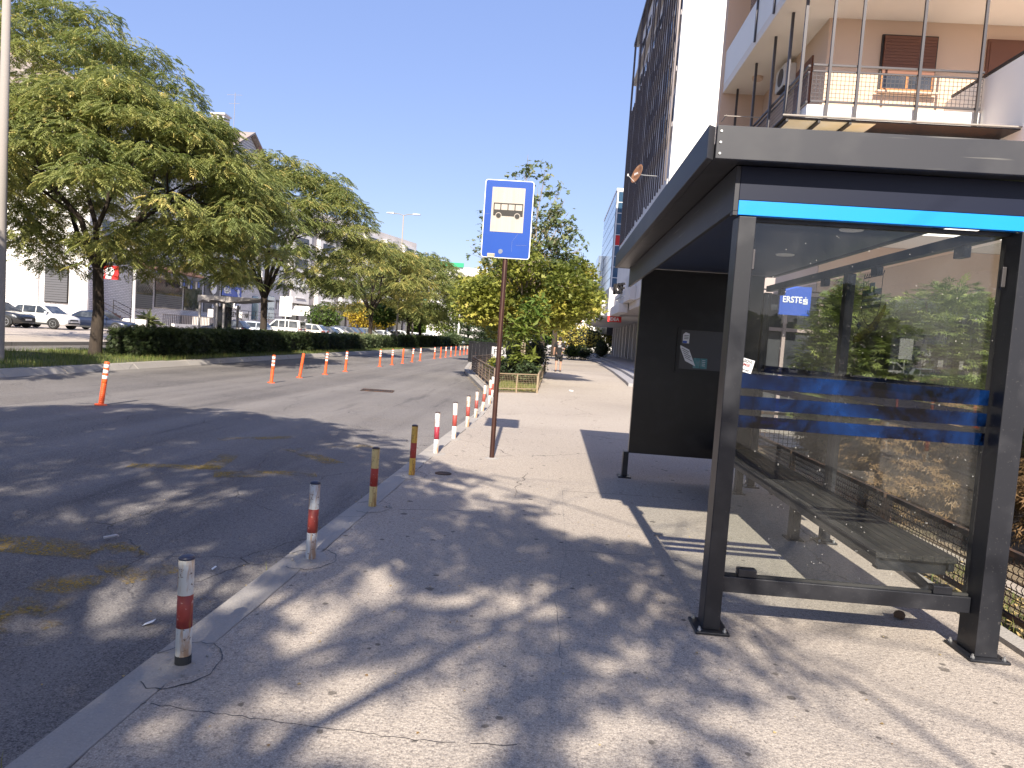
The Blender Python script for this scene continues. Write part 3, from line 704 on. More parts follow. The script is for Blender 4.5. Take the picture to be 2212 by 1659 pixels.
# back: rails and panes
q = MB(); q.box(2.335, 2.395, 3.935, 8.17, 2.226, 2.29); P(q, 'back_beam', m_char, bevel=.003)
for y0, y1 in ((3.94, 5.92), (6.02, 8.17)):
    q = MB(); q.box(2.36, 2.368, y0, y1, .50, 2.20); bp = P(q, 'back_pane', m_glass)
    for k in range(2):
        yc = y0 + (y1 - y0) * (.22 + .56 * k)
        c = MB(); c.box(2.340, 2.388, yc - .05, yc + .05, 2.16, 2.224); P(c, 'clamp', m_char, bevel=.003)
    for a, b in ((1.325, 1.405), (1.213, 1.283), (1.113, 1.178)):
        s_ = MB(); s_.box(2.356, 2.358, y0 + .01, y1 - .01, a, b); s_.build('film_stripe', m_stripe, bp, True)
    if y0 < 5:
        # town crest printed on the glass: shield, fortress over waves, ribbon
        X = 2.3575; yc, zc = 5.52, 1.985
        def Z(pts, nm, mt, x=X):
            c = MB(); c.add([(x, yc - a, zc + b) for a, b in pts], [tuple(range(len(pts)))]); return c
        c = MB(); sh = [(-.16, .17), (.16, .17), (.16, -.04), (.13, -.12), (.07, -.17), (0, -.20), (-.07, -.17), (-.13, -.12), (-.16, -.04)]
        for (a, b), (d, e) in zip(sh, sh[1:] + sh[:1]): c.bar((X, yc - a, zc + b), (X, yc - d, zc + e), .001, .008)
        for k in range(9): c.bar((X, yc + .16 - k * .04, zc + .175), (X, yc + .16 - k * .04 - .02, zc + .20), .001, .012)
        c.build('crest_outline', m_decalo, bp, True)
        c = MB()
        for a, b, d, e in ((-.155, .155, .03, .055), (-.155, -.045, .055, .075), (.045, .155, .055, .075), (-.045, -.02, .055, .125), (.02, .045, .055, .125), (-.02, .02, .10, .125), (-.155, .155, -.015, .008), (-.155, .155, -.065, -.04)):
            c.add([(X - .0005, yc - a, zc + d), (X - .0005, yc - b, zc + d), (X - .0005, yc - b, zc + e), (X - .0005, yc - a, zc + e)], [(0, 1, 2, 3)])
        c.add([(X, yc + .22, zc - .19), (X, yc + .17, zc - .16), (X, yc + .13, zc - .19), (X, yc + .17, zc - .23)], [(0, 1, 2, 3)])
        c.add([(X, yc - .08, zc - .20), (X, yc - .12, zc - .16), (X, yc - .17, zc - .20), (X, yc - .12, zc - .24)], [(0, 1, 2, 3)])
        c.build('crest_fort', m_decal, bp, True)
        c = MB(); rb = [(-.25 + .5 * k / 14, -.33 + .22 * (k / 14) ** 2) for k in range(15)]
        c.add([(X, yc - a, zc + b) for a, b in rb] + [(X, yc - a, zc + b + .075) for a, b in rb], [(k, k + 1, 16 + k, 15 + k) for k in range(14)])
        c.build('crest_ribbon', m_decaly, bp, True)
# far end advertising panel
q = MB(); q.box(.955, 2.32, 8.19, 8.27, .29, 2.40); ad = P(q, 'end_panel', m_black, bevel=.004)
q = MB(); q.box(1.44, 2.05, 8.178, 8.1895, 1.30, 1.74); nb = q.build('notice_case', M('notice_case_back', (.05, .048, .055), .35), ad, True)
bx = [(1.40, 1.44, 1.26, 1.78), (2.05, 2.09, 1.26, 1.78), (1.44, 2.05, 1.26, 1.30), (1.44, 2.05, 1.74, 1.78)]
q = MB()
for a, b, c, d in bx: q.box(a, b, 8.170, 8.1895, c, d)
q.build('notice_frame', m_black, ad, True)
def paper(pts, name, mat, lab, y=8.175):
    c = MB(); c.prism([(x, y, z) for x, z in pts], (0, .0012, 0)); return c.build(name, mat, ad, True, label=lab)
m_teal = M('teal_leaflet', (.06, .20, .22), .6, layers=[(12, .45, .65, (.18, .28, .28), .6)])
paper([(1.462, 1.40 + .19), (1.535, 1.59), (1.535, 1.70), (1.49, 1.715), (1.462, 1.69)], 'notice', m_paper, 'small white notice with a blue foot')
paper([(1.464, 1.592), (1.51, 1.592), (1.51, 1.616), (1.464, 1.616)], 'notice_print', m_erste, None, 8.1735)
c0, s0_ = math.cos(-.42), math.sin(-.42)
def rt(x, z, cx_=1.525, cz_=1.455): return (cx_ + x * c0 - z * s0_ * -1, cz_ + x * -s0_ * -1 + z * c0)
paper([rt(-.065, -.10), rt(.065, -.10), rt(.065, .10), rt(-.045, .10), rt(-.065, .085)], 'notice', m_paper, 'crooked white paper with torn corner', 8.172)
paper([(1.60, 1.315), (1.675, 1.315), (1.675, 1.43), (1.60, 1.43)], 'leaflet', m_teal, 'teal leaflet with a dark figure')
paper([(1.68, 1.315), (1.755, 1.315), (1.755, 1.43), (1.68, 1.43)], 'leaflet', m_teal, 'teal leaflet with white lines')
for k in range(5):
    a, b = rt(-.045, .065 - k * .028); c, d = rt(.05 - .02 * (k % 2), .065 - k * .028)
    paper([(a, b - .003), (c, d - .003), (c, d + .003), (a, b + .003)], 'print_line', m_ink, None, 8.1705)
for k in range(4): paper([(1.70, 1.405 - k * .02), (1.735, 1.405 - k * .02), (1.735, 1.410 - k * .02), (1.70, 1.410 - k * .02)], 'print_line', m_paper, None, 8.1735)
for k in range(3): paper([(1.475, 1.675 - k * .018), (1.525, 1.675 - k * .018), (1.525, 1.681 - k * .018), (1.475, 1.681 - k * .018)], 'print_line', m_ink, None, 8.1735)
# sticker lettering
rt2 = lambda z: (1.0 + .027 * math.cos(-.22) - z * math.sin(-.22), 3.8648, 1.455 + .027 * math.sin(-.22) + z * math.cos(-.22))
m_redink = M('dark_red_print', (.25, .02, .02), .6)
for s_, z, sz, mt in (('ČASOVI', .022, .021, m_ink), ('HEMIJE', .002, .021, m_redink), ('067 629 827', -.026, .014, m_ink)):
    text('lettering', s_, sz, mt, stk, rt2(z), (R(90), -(-.22), 0), ext=.0003, world=True, bold=.0006)

# bench
BN = thing('bench', 'long dark slatted bench along the back of the shelter', 'bench', (2.1, 6, 0))
def B(mb, name, mat, **k): return mb.build(name, mat, BN, True, **k)
sl = MB(); sl.box(-.0308, .0308, 0, 3.95, 0, .03); s0b = B(sl, 'slat', M('dark_composite_slat', (.018, .017, .019), .6, spec=.3, layers=[((90, .5, 90), .50, .72, (.09, .08, .07), .7)])); 
s0b.location = (1.90 - 2.1, 3.99 - 6, .435)
for i in range(1, 7): inst(s0b, 'slat', (1.90 + .0635 * i - 2.1, 3.99 - 6, .435), (0, 0, 0), BN)
q = MB(); q.box(1.875, 1.895, 4.0, 7.95, .385, .433); B(q, 'front_rail', m_char)
q = MB(); q.box(2.27, 2.30, 4.0, 7.95, .385, .433); B(q, 'back_rail', m_char)
for yy in (4.02, 5.96, 7.85):
    q = MB(); q.box(1.896, 2.268, yy, yy + .06, .36, .432); B(q, 'bracket', m_char)
for yy in (5.93, 7.72):
    q = MB(); q.box(2.08, 2.15, yy, yy + .10, .012, .36); o = B(q, 'leg', m_char, bevel=.003)
    c = MB(); c.box(2.05, 2.18, yy - .03, yy + .13, .001, .011); c.build('foot_plate', m_char, o, True)
q = MB(); q.bar((2.10, 4.26, .37), (2.36, 4.20, .16), .07, .05); B(q, 'strut', m_char)

# ================================================================== BUS STOP SIGN
sg = G(1062, 990); SGN = thing('bus_stop_sign', 'blue rectangular bus stop sign on a brown painted pole', 'sign', sg)
q = MB(); q.lathe([(.034, -.02), (.030, 0), (.030, 3.38), (.026, 3.40)], n=16); q.build('pole', m_polebrown, SGN, smooth=True)
def rrect(x0, x1, z0, z1, r, n=5):
    pts = []
    for cx_, cz_, a0 in ((x1 - r, z1 - r, 0), (x0 + r, z1 - r, 90), (x0 + r, z0 + r, 180), (x1 - r, z0 + r, 270)):
        for k in range(n + 1): a = R(a0 + 90 * k / n); pts.append((cx_ + r * math.cos(a), cz_ + r * math.sin(a)))
    return pts
x0, x1, z0, z1 = -.30, .295, 2.475, 3.415
pn = thing('panel', None, None); pn.parent = SGN; 
for k_ in ('label', 'category'):
    if k_ in pn: del pn[k_]
bpy.data.objects.remove(pn)
def splate(pts, y, th, name, mat, par=SGN, **k):
    c = MB(); c.prism([(a, y, b) for a, b in pts], (0, th, 0)); return c.build(name, mat, par, **k)
pnl = splate(rrect(x0, x1, z0, z1, .035), -.045, .012, 'panel', m_whitepaint)
splate(rrect(x0 + .009, x1 - .009, z0 + .009, z1 - .009, .028), -.0475, .0025, 'blue_face', m_bluesign, pnl)
wx0, wx1, wz0, wz1 = -.208, .192, 2.79, 3.325
splate([(wx0, wz0), (wx1, wz0), (wx1, wz1), (wx0, wz1)], -.050, .0025, 'white_field', m_cream, pnl)
c = MB(); Y = -.0515; bx0, bx1, bzb, bzt = -.182, .178, 2.980, 3.137
def rq(a, b, d, e, y=Y): c.prism([(a, y, d), (b, y, d), (b, y, e), (a, y, e)], (0, .0015, 0))
rq(bx0, bx1, bzb + .002, 3.056); rq(bx0, bx1, 3.124, 3.138); rq(bx0, bx0 + .012, 3.053, 3.126); rq(bx1 - .012, bx1, 3.053, 3.126)
for xx in (-.094, -.006, .080): rq(xx - .006, xx + .006, 3.053, 3.126)
c.build('bus_pictogram', m_pic, pnl)
for xx in (-.116, .112):
    c = MB(); c.lathe([(.037, 0), (.037, .0005)], (xx, -.0523, 2.986), 24, axis='y'); c.build('pictogram_wheel_gap', m_cream, pnl)
    c = MB(); c.lathe([(.030, 0), (.030, .0005)], (xx, -.0530, 2.984), 24, axis='y'); c.build('pictogram_wheel', m_pic, pnl)
stx = splate([(-.222, 2.477), (-.132, 2.477), (-.132, 2.527), (-.222, 2.527)], -.0487, .001, 'sticker', m_cream, pnl)
text('lettering', 'AZ028', .030, M('olive_print', (.18, .17, .05), .7), stx, (-.177, -.0492, 2.503), (R(90), 0, 0), ext=.0003)
splate([(-.09, 2.545), (-.075, 2.525), (-.05, 2.53), (-.035, 2.55), (-.04, 2.575), (-.06, 2.585), (-.085, 2.575)], -.0485, .0008, 'peeled_sticker', m_erste2, pnl)
c = MB(); c.bar((.14, -.0482, 2.78), (.07, -.0482, 2.68), .0008, .0018); c.bar((.07, -.0482, 2.68), (.072, -.0482, 2.56), .0008, .0018); c.bar((.12, -.0482, 2.64), (.25, -.0482, 2.645), .0008, .0018); c.bar((-.29, -.0482, 3.0), (-.23, -.0482, 3.0), .0008, .0018); c.build('scratch', m_erste2, pnl)
for zz in (2.6, 3.3):
    c = MB(); c.lathe([(.040, zz - .02), (.040, zz + .02)], n=12); c.box(-.045, .045, -.033, -.028, zz - .02, zz + .02); c.build('clamp', m_steel, SGN)
c = MB(); c.lathe([(.09, .0005), (.075, .005), (.04, .012)], n=14); c.build('footing', m_kerb, SGN)

# ================================================================== BOLLARDS
def paintmat(name, col, rust, amt, drip=True):
    m, nt, out = _new(name)
    n1 = _ramp(nt, _noise(nt, (26, 26, 5), 4, .6, 'obj'), .62 - amt, .70 - amt * .6)
    n2 = _ramp(nt, _noise(nt, 45, 3, .6, 'obj'), .70 - amt * .6, .73 - amt * .5)
    c = _mix(nt, _math(nt, 'MULTIPLY', n1, .8), col, (.36, .17, .05)); c = _mix(nt, _math(nt, 'MULTIPLY', n2, .85), c, rust)
    _prin(nt, out, c, .5, 0, .4, _bump(nt, _noise(nt, 60, 3, .6, 'obj'), .25, .003)); return m
RUST = (.07, .035, .02)
BC = [((.58, .56, .50), .14, 'white with rust streaks and domed blue-black cap, nearest', (.27, .045, .035)),
      ((.54, .55, .55), .15, 'white paint, rusty flaking foot, second from the camera', (.27, .045, .035)),
      ((.68, .50, .20), .12, 'cream-yellow paint flaked round a dark cap, third from the camera', (.42, .05, .03)),
      ((.74, .43, .07), .14, 'orange-yellow rust stained paint, fourth from the camera', (.42, .06, .04)),
      ((.48, .49, .52), .12, 'grey-white paint and a crimson band, just left of the bus stop sign', (.30, .03, .05)),
      ((.60, .59, .57), .09, 'bright white paint and clean red band, sixth from the camera', (.34, .06, .05)),
      ((.48, .47, .44), .18, 'grey rust speckled paint, seventh from the camera', (.34, .06, .05)),
      ((.45, .44, .43), .16, 'dull grey paint, eighth from the camera', (.30, .07, .06)),
      ((.56, .53, .46), .15, 'leaning, sunlit white paint and chipped top, ninth from the camera', (.32, .07, .05)),
      ((.56, .53, .47), .14, 'sunlit chipped white paint, tenth from the camera', (.34, .08, .06)),
      ((.60, .58, .55), .08, 'sunlit white paint, last one beside the planter fence', (.34, .08, .06))]
for i, (px, py) in enumerate(BOLL):
    p = G(px, py); col, am, lab, red = BC[i]
    h = (.475, .50, .505, .53, .52, .53, .52, .50, .54, .56, .53)[i]
    o = thing('bollard', 'red banded bollard, ' + lab, 'bollard', p, rnd.uniform(0, 6), 'red and white bollards along the kerb')
    o.rotation_euler = (rnd.uniform(-.012, .012), rnd.uniform(-.012, .012) + (.05 if i == 8 else 0), 0)
    wm = paintmat('bollard_paint', col, RUST, am); rm = paintmat('bollard_red', red, (.5, .3, .25), am * .6)
    r = .0325; n = 20; a, b = h * .355, h * .66
    for nm, z0_, z1_, mt in (('lower_band', .045 if i == 0 else 0, a, wm), ('red_band', a, b, rm), ('upper_band', b, h - .008, wm)):
        c = MB(); c.lathe([(r - (.0002 if nm == 'red_band' else 0), z0_), (r, z0_ + .0001), (r, z1_ - .0001), (r - .0002, z1_)], n=n); c.build(nm, mt, o, smooth=True)
    c = MB(); c.lathe([(r + .001, h - .008), (r + .0015, h - .002), (r * .9, h + .005), (r * .45, h + .010), (.003, h + .011)], n=n); c.build('cap', M('cap_plastic', (.025, .03, .06) if i < 2 else (.06, .04, .035), .4), o, smooth=True)
    if i == 0: c = MB(); c.lathe([(r + .0016, 0), (r + .0016, .0445)], n=n); c.build('foot_ring', m_rubber, o)
    # broken concrete collar and pebbles at the foot
    c = MB(); ring = [(.13 * (1 + rnd.uniform(-.2, .25)) * math.cos(t), .17 * (1 + rnd.uniform(-.15, .2)) * math.sin(t)) for t in [k * 2 * math.pi / 22 for k in range(22)]]
    c.add([(0.0, 0, .010)] + [(x * .55, y * .55, .006) for x, y in ring] + [(x, y, -.004) for x, y in ring],
          [(0, 1 + k, 1 + (k + 1) % 22) for k in range(22)] + [(1 + k, 23 + k, 23 + (k + 1) % 22, 1 + (k + 1) % 22) for k in range(22)])
    c.build('footing', m_kerb, o)
    if i < 4:
        c = MB(); rr = [(.15 * (1 + rnd.uniform(-.10, .12)) * math.cos(a_), .21 * (1 + rnd.uniform(-.08, .10)) * math.sin(a_), .0035) for a_ in [2 * math.pi * k / 30 - 2.2 for k in range(25)]]
        for u_, v_ in zip(rr, rr[1:]): c.bar(u_, v_, rnd.uniform(.002, .006), .001)
        c.build('crack', m_black, o)
    c = MB()
    for k in range(7 if i < 4 else 3):
        t = rnd.uniform(0, 6.28); d = rnd.uniform(.045, .12); s_ = rnd.uniform(.004, .010)
        c.lathe([(s_ * .5, .004), (s_, .004 + s_ * .4), (s_ * .6, .004 + s_)], (d * math.cos(t), d * math.sin(t), 0), 6)
    c.build('pebbles', m_kerb, o, kind='stuff')

# ================================================================== ORANGE LANE POSTS
m_orange = M('orange_plastic', (.78, .105, .02), .5, layers=[(3, .45, .7, (.62, .09, .03), .6)], kind='obj')
m_refl = M('white_reflective_band', (.80, .78, .76), .35, layers=[(14, .58, .66, (.62, .16, .08), .8)], kind='obj')
cc = lambda px, py: ((1250 + px * .24864) / 1.736, (1000 + py * .24864) / 1.736)
DEL = [(218, 875), (586, 827), (647, 816), (702, 809)] + [cc(*p) for p in [(178, 1585), (697, 1512), (882, 1488), (1040, 1465), (1185, 1447), (1305, 1432), (1522, 1405), (1613, 1393), (1690, 1380), (1768, 1368), (1838, 1358), (1908, 1353), (1965, 1345), (2015, 1342), (2060, 1337), (2108, 1333), (2155, 1325)]]
ORD = ['nearest', 'second', 'third', 'fourth', 'fifth', 'sixth', 'seventh', 'eighth', 'ninth', 'tenth', 'eleventh', 'twelfth', 'thirteenth', 'fourteenth', 'fifteenth', 'sixteenth', 'seventeenth', 'eighteenth', 'nineteenth', 'twentieth', 'farthest']
LEAN = [.10, .06, .13, .07, .05, .02, .02, .04, .07, .03, .01, .02, .02, .0, .02, .01, .02, .0, .02, .0, .01]
bare = {2, 7, 11, 14}
dmesh = {}
for i, (px, py) in enumerate(DEL):
    xx = -7.55 if i > 3 else G(px, py, RZ_).x
    p = G(px, py, RZ_) if i <= 3 else AX(px, py, xx)
    o = thing('lane_post', ('bent plain orange flexible lane post, bands worn off, the %s of the row' if i in bare else 'orange flexible lane post with three white bands, the %s of the row') % ORD[i], 'lane post', (p.x, p.y, RZ_), 0, 'orange lane posts down the middle of the road')
    o.rotation_euler = (rnd.uniform(-.03, .03), LEAN[i], rnd.uniform(0, .3))
    if not dmesh:
        c = MB(); pr = [(.045, .012)]
        z = .03
        while z < .40: pr += [(.045, z), (.040, z + .004), (.040, z + .014), (.045, z + .018)]; z += .034
        pr += [(.043, .42), (.043, .735), (.038, .75), (.02, .755)]
        c.lathe(pr, n=16); a_ = c.build('body', m_orange, o, smooth=True)
        c = MB(); c.lathe([(.105, 0), (.105, .008), (.085, .018), (.05, .022)], n=18); b_ = c.build('base', m_orange, o, smooth=True)
        bands = []
        for z in (.46, .56, .655): 
            c = MB(); c.lathe([(.0435, z), (.0438, z + .001), (.0438, z + .055), (.0435, z + .056)], n=16); bands.append(c.build('reflective_band', m_refl, o, smooth=True))
        dmesh = dict(a=a_, b=b_, c=bands)
    else:
        inst(dmesh['a'], 'body', parent=o); inst(dmesh['b'], 'base', parent=o)
        if i not in bare:
            for b_ in dmesh['c']: inst(b_, 'reflective_band', parent=o)

# ================================================================== FENCES
def wiremesh(mb, a, b, z0, z1, step, r=.0025, wav=0, tilt=0):
    a = Vector(a); b = Vector(b); L = (b - a).length; d = (b - a) / L; nrm = Vector((-d.y, d.x, 0))
    n = max(2, int(L / step)); h = z1 - z0; m_ = max(2, int(h / step))
    for i in range(n + 1):
        p = a + d * (L * i / n)
        if wav:
            pts = [p + Vector((0, 0, z0 + h * j / (2 * m_))) + nrm * (wav * (1 if j % 2 else -1)) for j in range(2 * m_ + 1)]
            mb.tube(pts, r, 4, cap=False)
        else: mb.bar(p + Vector((0, 0, z0)), p + Vector((0, 0, z1)), r * 2)
    for j in range(m_ + 1):
        z = z0 + h * j / m_
        mb.bar(a + Vector((0, 0, z)) , b + Vector((0, 0, z)), r * 2)
FN = thing('mesh_fence', 'low rusty crimped wire fence running behind the bus shelter', 'fence', (2.82, 5, 0))
for i, (y0, y1) in enumerate(((-1.0, 1.35), (1.40, 3.6), (3.65, 5.9), (5.95, 8.2), (8.25, 11.0))):
    c = MB(); 
    q = MB(); q.box(2.80, 2.84, y0, y1, .42, .455); q.build('top_rail', m_rust, FN, True)
    q = MB(); q.box(2.805, 2.835, y0, y1, .05, .08); q.build('bottom_rail', m_rust, FN, True)
    for yy in (y0, y1 - .03): q = MB(); q.box(2.80, 2.84, yy, yy + .03, 0, .42); q.build('fence_post', m_rust, FN, True)
    wiremesh(c, (2.82, y0 + .03, 0), (2.82, y1 - .03, 0), .08, .42, .048, .003, wav=.006); c.build('wire_mesh', m_rust, FN, True, kind='stuff')
FN2 = thing('mesh_fence', 'wire mesh fence turning away from the pavement past the end of the shelter', 'fence', (4, 11.1, 0))
q = MB(); q.box(2.86, 6.2, 11.1, 11.13, .62, .66); q.build('top_rail', m_rust, FN2, True)
q = MB(); q.box(2.86, 6.2, 11.1, 11.13, .10, .13); q.build('bottom_rail', m_rust, FN2, True)
c = MB(); wiremesh(c, (2.86, 11.115, 0), (6.2, 11.115, 0), .12, .62, .07, .003); c.build('wire_mesh', m_rust, FN2, True, kind='stuff')
for xx in (2.86, 4.5, 6.17): q = MB(); q.box(xx, xx + .04, 11.095, 11.135, 0, .66); q.build('fence_post', m_rust, FN2, True)

# planter with its fences
m_tanfence = M('tan_fence_paint', (.27, .21, .14), .6, .1, layers=[(9, .5, .7, (.25, .16, .09), .7)])
m_brownfence = M('brown_fence_paint', (.20, .145, .11), .6, .1, layers=[(9, .5, .7, (.12, .075, .05), .7)])
sheet('planter_soil', [(-1.5, 19.55), (-.38, 20.55), (-.32, 37), (-3.6, 37), (-3.4, 31), (-1.75, 21.9)], .02, m_soil, .04)
tag(grass('planter_grass', 9000, -1.6, -.4, 20.2, 26, .02, .12, tint=(.35, 1)), 'dry straw coloured grass and weeds inside the fenced planter', 'dry grass')
leaves('planter_litter', 2500, -1.5, -.4, 20.4, 30, .03, .07, 'brown fallen leaves on the soil of the fenced planter')
def panelfence(name, label, a, b, h, mat, nseg, par_label=None, slat=False, lean=0):
    a = Vector(a); b = Vector(b); t = thing(name, label, 'fence', a); d = (b - a).normalized()
    for i in range(nseg + 1):
        p = a.lerp(b, i / nseg); q = MB(); q.bar(p, p + Vector((0, 0, h)), .035); q.build('fence_post', mat, t, True)
    q = MB(); q.bar(a + Vector((0, 0, h)), b + Vector((0, 0, h)), .045, .03); q.build('top_rail', mat, t, True)
    q = MB(); q.bar(a + Vector((0, 0, .12)), b + Vector((0, 0, .12)), .03, .03); q.build('bottom_rail', mat, t, True)
    if slat:
        for k in range(1, 5):
            z = .12 + (h - .12) * k / 5; q = MB(); q.bar(a + Vector((0, 0, z)), b + Vector((0, 0, z)), .02, .045); q.build('rail', mat, t, True)
    c = MB(); wiremesh(c, a, b, .12, h, .055 if not slat else .12, .0022); c.build('wire_mesh', mat, t, True, kind='stuff')
    return t
panelfence('planter_fence', 'tan wire mesh fence across the near end of the planter', (-1.50, 19.5, 0), (-.37, 20.42, 0), .53, m_tanfence, 2)
panelfence('planter_fence', 'tan wire mesh fence along the pavement side of the planter', (-.35, 20.45, 0), (-.29, 37, 0), .55, m_tanfence, 9)
panelfence('planter_fence', 'brown railed fence along the road side of the planter', (-1.60, 20.2, 0), (-3.50, 31.3, 0), .62, m_brownfence, 7, slat=True)
panelfence('planter_fence', 'brown railed fence at the far road side corner of the planter', (-3.50, 31.5, 0), (-3.1, 37, 0), .62, m_brownfence, 3, slat=True)
cf = thing('cafe_screen', 'black board screen of a cafe terrace with a grey banner beyond the planter', 'screen', (-3.6, 41, 0))
bd = MB(); bd.box(-.10, .10, -.015, .015, .02, 1.15); b0 = bd.build('board', m_black, cf); b0.location = (-1.15, 0, 0)
for i in range(1, 15): inst(b0, 'board', (-1.15 + .212 * i, 0, rnd.uniform(-.01, .01)), (0, 0, 0), cf)
q = MB(); q.box(-1.27, 2.05, -.05, .05, 1.16, 1.22); q.build('top_rail', m_black, cf)
q = MB(); q.box(.1, 1.0, -.03, -.018, .35, 1.0); bn = q.build('banner', M('grey_banner', (.42, .41, .42), .7), cf)
text('lettering', 'P', .5, m_ink, bn, (.32, -.033, .68), (R(90), 0, 0), ext=.001); text('lettering', 'O', .5, m_ink, bn, (.68, -.033, .68), (R(90), 0, 0), ext=.001)
kk = thing('cafe_board', 'dark maroon cafe signboard standing behind the planter shrubs', 'sign', (-1.6, 46, 0))
q = MB(); q.box(-.9, .9, -.05, .05, .5, 1.25); q.build('board', M('maroon_board', (.07, .03, .028), .6), kk)
text('lettering', 'OKIO', .4, m_fascia, kk, (0, -.055, .85), (R(90), 0, 0), ext=.002)
for s_ in (-.85, .8): q = MB(); q.box(s_, s_ + .05, -.03, .03, 0, .5); q.build('leg', m_black, kk)
q = MB(); q.lathe([(1.6, 2.1), (1.5, 2.2), (.1, 2.8)], (-.4, .8, 0), 8); q.lathe([(.03, 0), (.03, 2.1)], (-.4, .8, 0), 8)
pz = thing('cafe_parasol', 'folded out dark brown parasol over the cafe terrace', 'parasol', (-2.0, 46.8, 0))
q = MB(); q.lathe([(1.5, 1.95), (1.45, 2.05), (.08, 2.7)], n=8); q.build('canopy', m_awn, pz); q = MB(); q.lathe([(.03, 0), (.03, 2.0)], n=8); q.build('pole', m_black, pz)

# ================================================================== RIGHT BUILDINGS
AP = thing('apartment_building', 'beige corner apartment block with mesh balconies above the bus shelter', 'building', (9, 20, 0))
def Q(mb, name, mat, par=AP, **k): return mb.build(name, mat, par, True, **k)
def bx(x0, x1, y0, y1, z0, z1, name, mat, par=AP, **k): q = MB(); q.box(x0, x1, y0, y1, z0, z1); return Q(q, name, mat, par, **k)
bx(5.90, 26, 17.5, 23.1, 6.2, 24, 'wall', m_beige)
bx(4.60, 5.895, 22.76, 23.1, 0, 24, 'end_wall', m_beige)
bx(5.12, 26, 15.3, 17.49, 3.9, 6.19, 'storey_wall', m_beige)
# slabs
bx(4.65, 26, 15.9, 22.755, 9.50, 9.75, 'balcony_slab', m_ceil)
bx(4.65, 4.80, 15.9, 22.755, 9.752, 10.75, 'parapet', m_white); bx(4.802, 26, 15.9, 16.05, 9.752, 10.2, 'parapet', m_white)
bx(4.65, 26, 15.9, 22.755, 12.9, 13.15, 'balcony_slab', m_ceil)
bx(4.65, 4.80, 15.9, 22.755, 13.152, 14.1, 'parapet', m_white)
bx(5.05, 26, 15.95, 22.755, 6.45, 6.72, 'balcony_slab', m_white)
bx(5.07, 5.20, 15.97, 22.755, 6.722, 6.98, 'balcony_kerb', m_white); bx(5.202, 8.69, 15.97, 16.10, 6.722, 6.98, 'balcony_kerb', m_white)
bx(8.70, 8.90, 12.6, 17.49, 5.2, 7.70, 'side_parapet', m_white); bx(8.902, 14, 12.6, 12.8, 5.2, 7.70, 'side_parapet', m_white)
bx(8.72, 8.88, 12.5, 17.3, 7.74, 7.80, 'handrail', m_darkiron)
bx(4.62, 5.06, 21.3, 22.75, 6.2, 7.35, 'side_parapet', m_white)
bx(4.63, 4.75, 21.3, 22.75, 7.352, 7.41, 'handrail', m_darkiron)
def balcony_rail(a, b, z0, z1, name='balcony_railing'):
    a = Vector(a); b = Vector(b)
    q = MB(); q.bar(a + Vector((0, 0, z1)), b + Vector((0, 0, z1)), .05, .04); rl = Q(q, name, m_rail)
    q = MB(); q.bar(a + Vector((0, 0, z1 - .13)), b + Vector((0, 0, z1 - .13)), .04, .03); q.build('rail', m_rail, rl, True)
    q = MB(); q.bar(a + Vector((0, 0, z0)), b + Vector((0, 0, z0)), .04, .04); q.build('rail', m_rail, rl, True)
    q = MB(); wiremesh(q, a, b, z0, z1 - .13, .085, .004); q.build('wire_mesh', m_rail, rl, True, kind='stuff')
    return rl
balcony_rail((5.12, 15.94, 0), (8.66, 15.94, 0), 7.04, 7.80); balcony_rail((5.06, 16.0, 0), (5.06, 21.2, 0), 7.04, 7.80)
balcony_rail((4.70, 16, 0), (4.70, 20.3, 0), 10.3, 11.6)
for xx in (5.42, 6.02, 7.28, 8.52):
    q = MB(); q.box(xx, xx + .055, 15.84, 15.895, 6.30, 9.499); Q(q, 'balcony_post', m_rail)
for yy in (16.3, 17.3, 18.6, 20.3, 22.3):
    q = MB(); q.box(4.97, 5.03, yy, yy + .06, 6.45, 9.499); Q(q, 'balcony_post', m_rail)
for xx, yy in ((4.60, 15.95), (4.60, 17.6), (4.60, 19.2)):
    q = MB(); q.box(xx, xx + .045, yy, yy + .06, 9.6, 13); Q(q, 'balcony_post', m_rail)
# the big window
fr = bx(7.12, 8.38, 17.44, 17.498, 7.86, 9.16, 'window', m_pic)
bx(7.16, 8.34, 17.40, 17.438, 8.24, 9.12, 'roller_shutter', m_brownshut, fr)
for k in range(12): bx(7.16, 8.34, 17.392, 17.399, 8.26 + k * .072, 8.26 + k * .072 + .058, 'shutter_slat', m_brownshut, fr)
bx(7.20, 7.72, 17.425, 17.439, 7.93, 8.235, 'pane', m_shop, fr); bx(7.78, 8.30, 17.425, 17.439, 7.93, 8.235, 'pane', m_shop, fr)
bx(7.16, 7.195, 17.41, 17.439, 7.90, 8.238, 'frame', m_wood, fr); bx(7.722, 7.778, 17.41, 17.439, 7.93, 8.238, 'frame', m_wood, fr); bx(8.302, 8.34, 17.41, 17.439, 7.90, 8.238, 'frame', m_wood, fr); bx(7.197, 8.30, 17.41, 17.439, 7.895, 7.928, 'frame', m_wood, fr)
bx(7.05, 8.45, 17.32, 17.436, 7.82, 7.858, 'sill', m_beige, fr)
w2 = bx(9.5, 10.6, 17.44, 17.498, 7.86, 9.16, 'window', m_brownshut); bx(9.55, 10.55, 17.42, 17.438, 7.9, 9.1, 'roller_shutter', m_brownshut, w2)
w3 = bx(5.86, 5.898, 18.4, 19.6, 7.2, 9.0, 'window', m_brownshut)
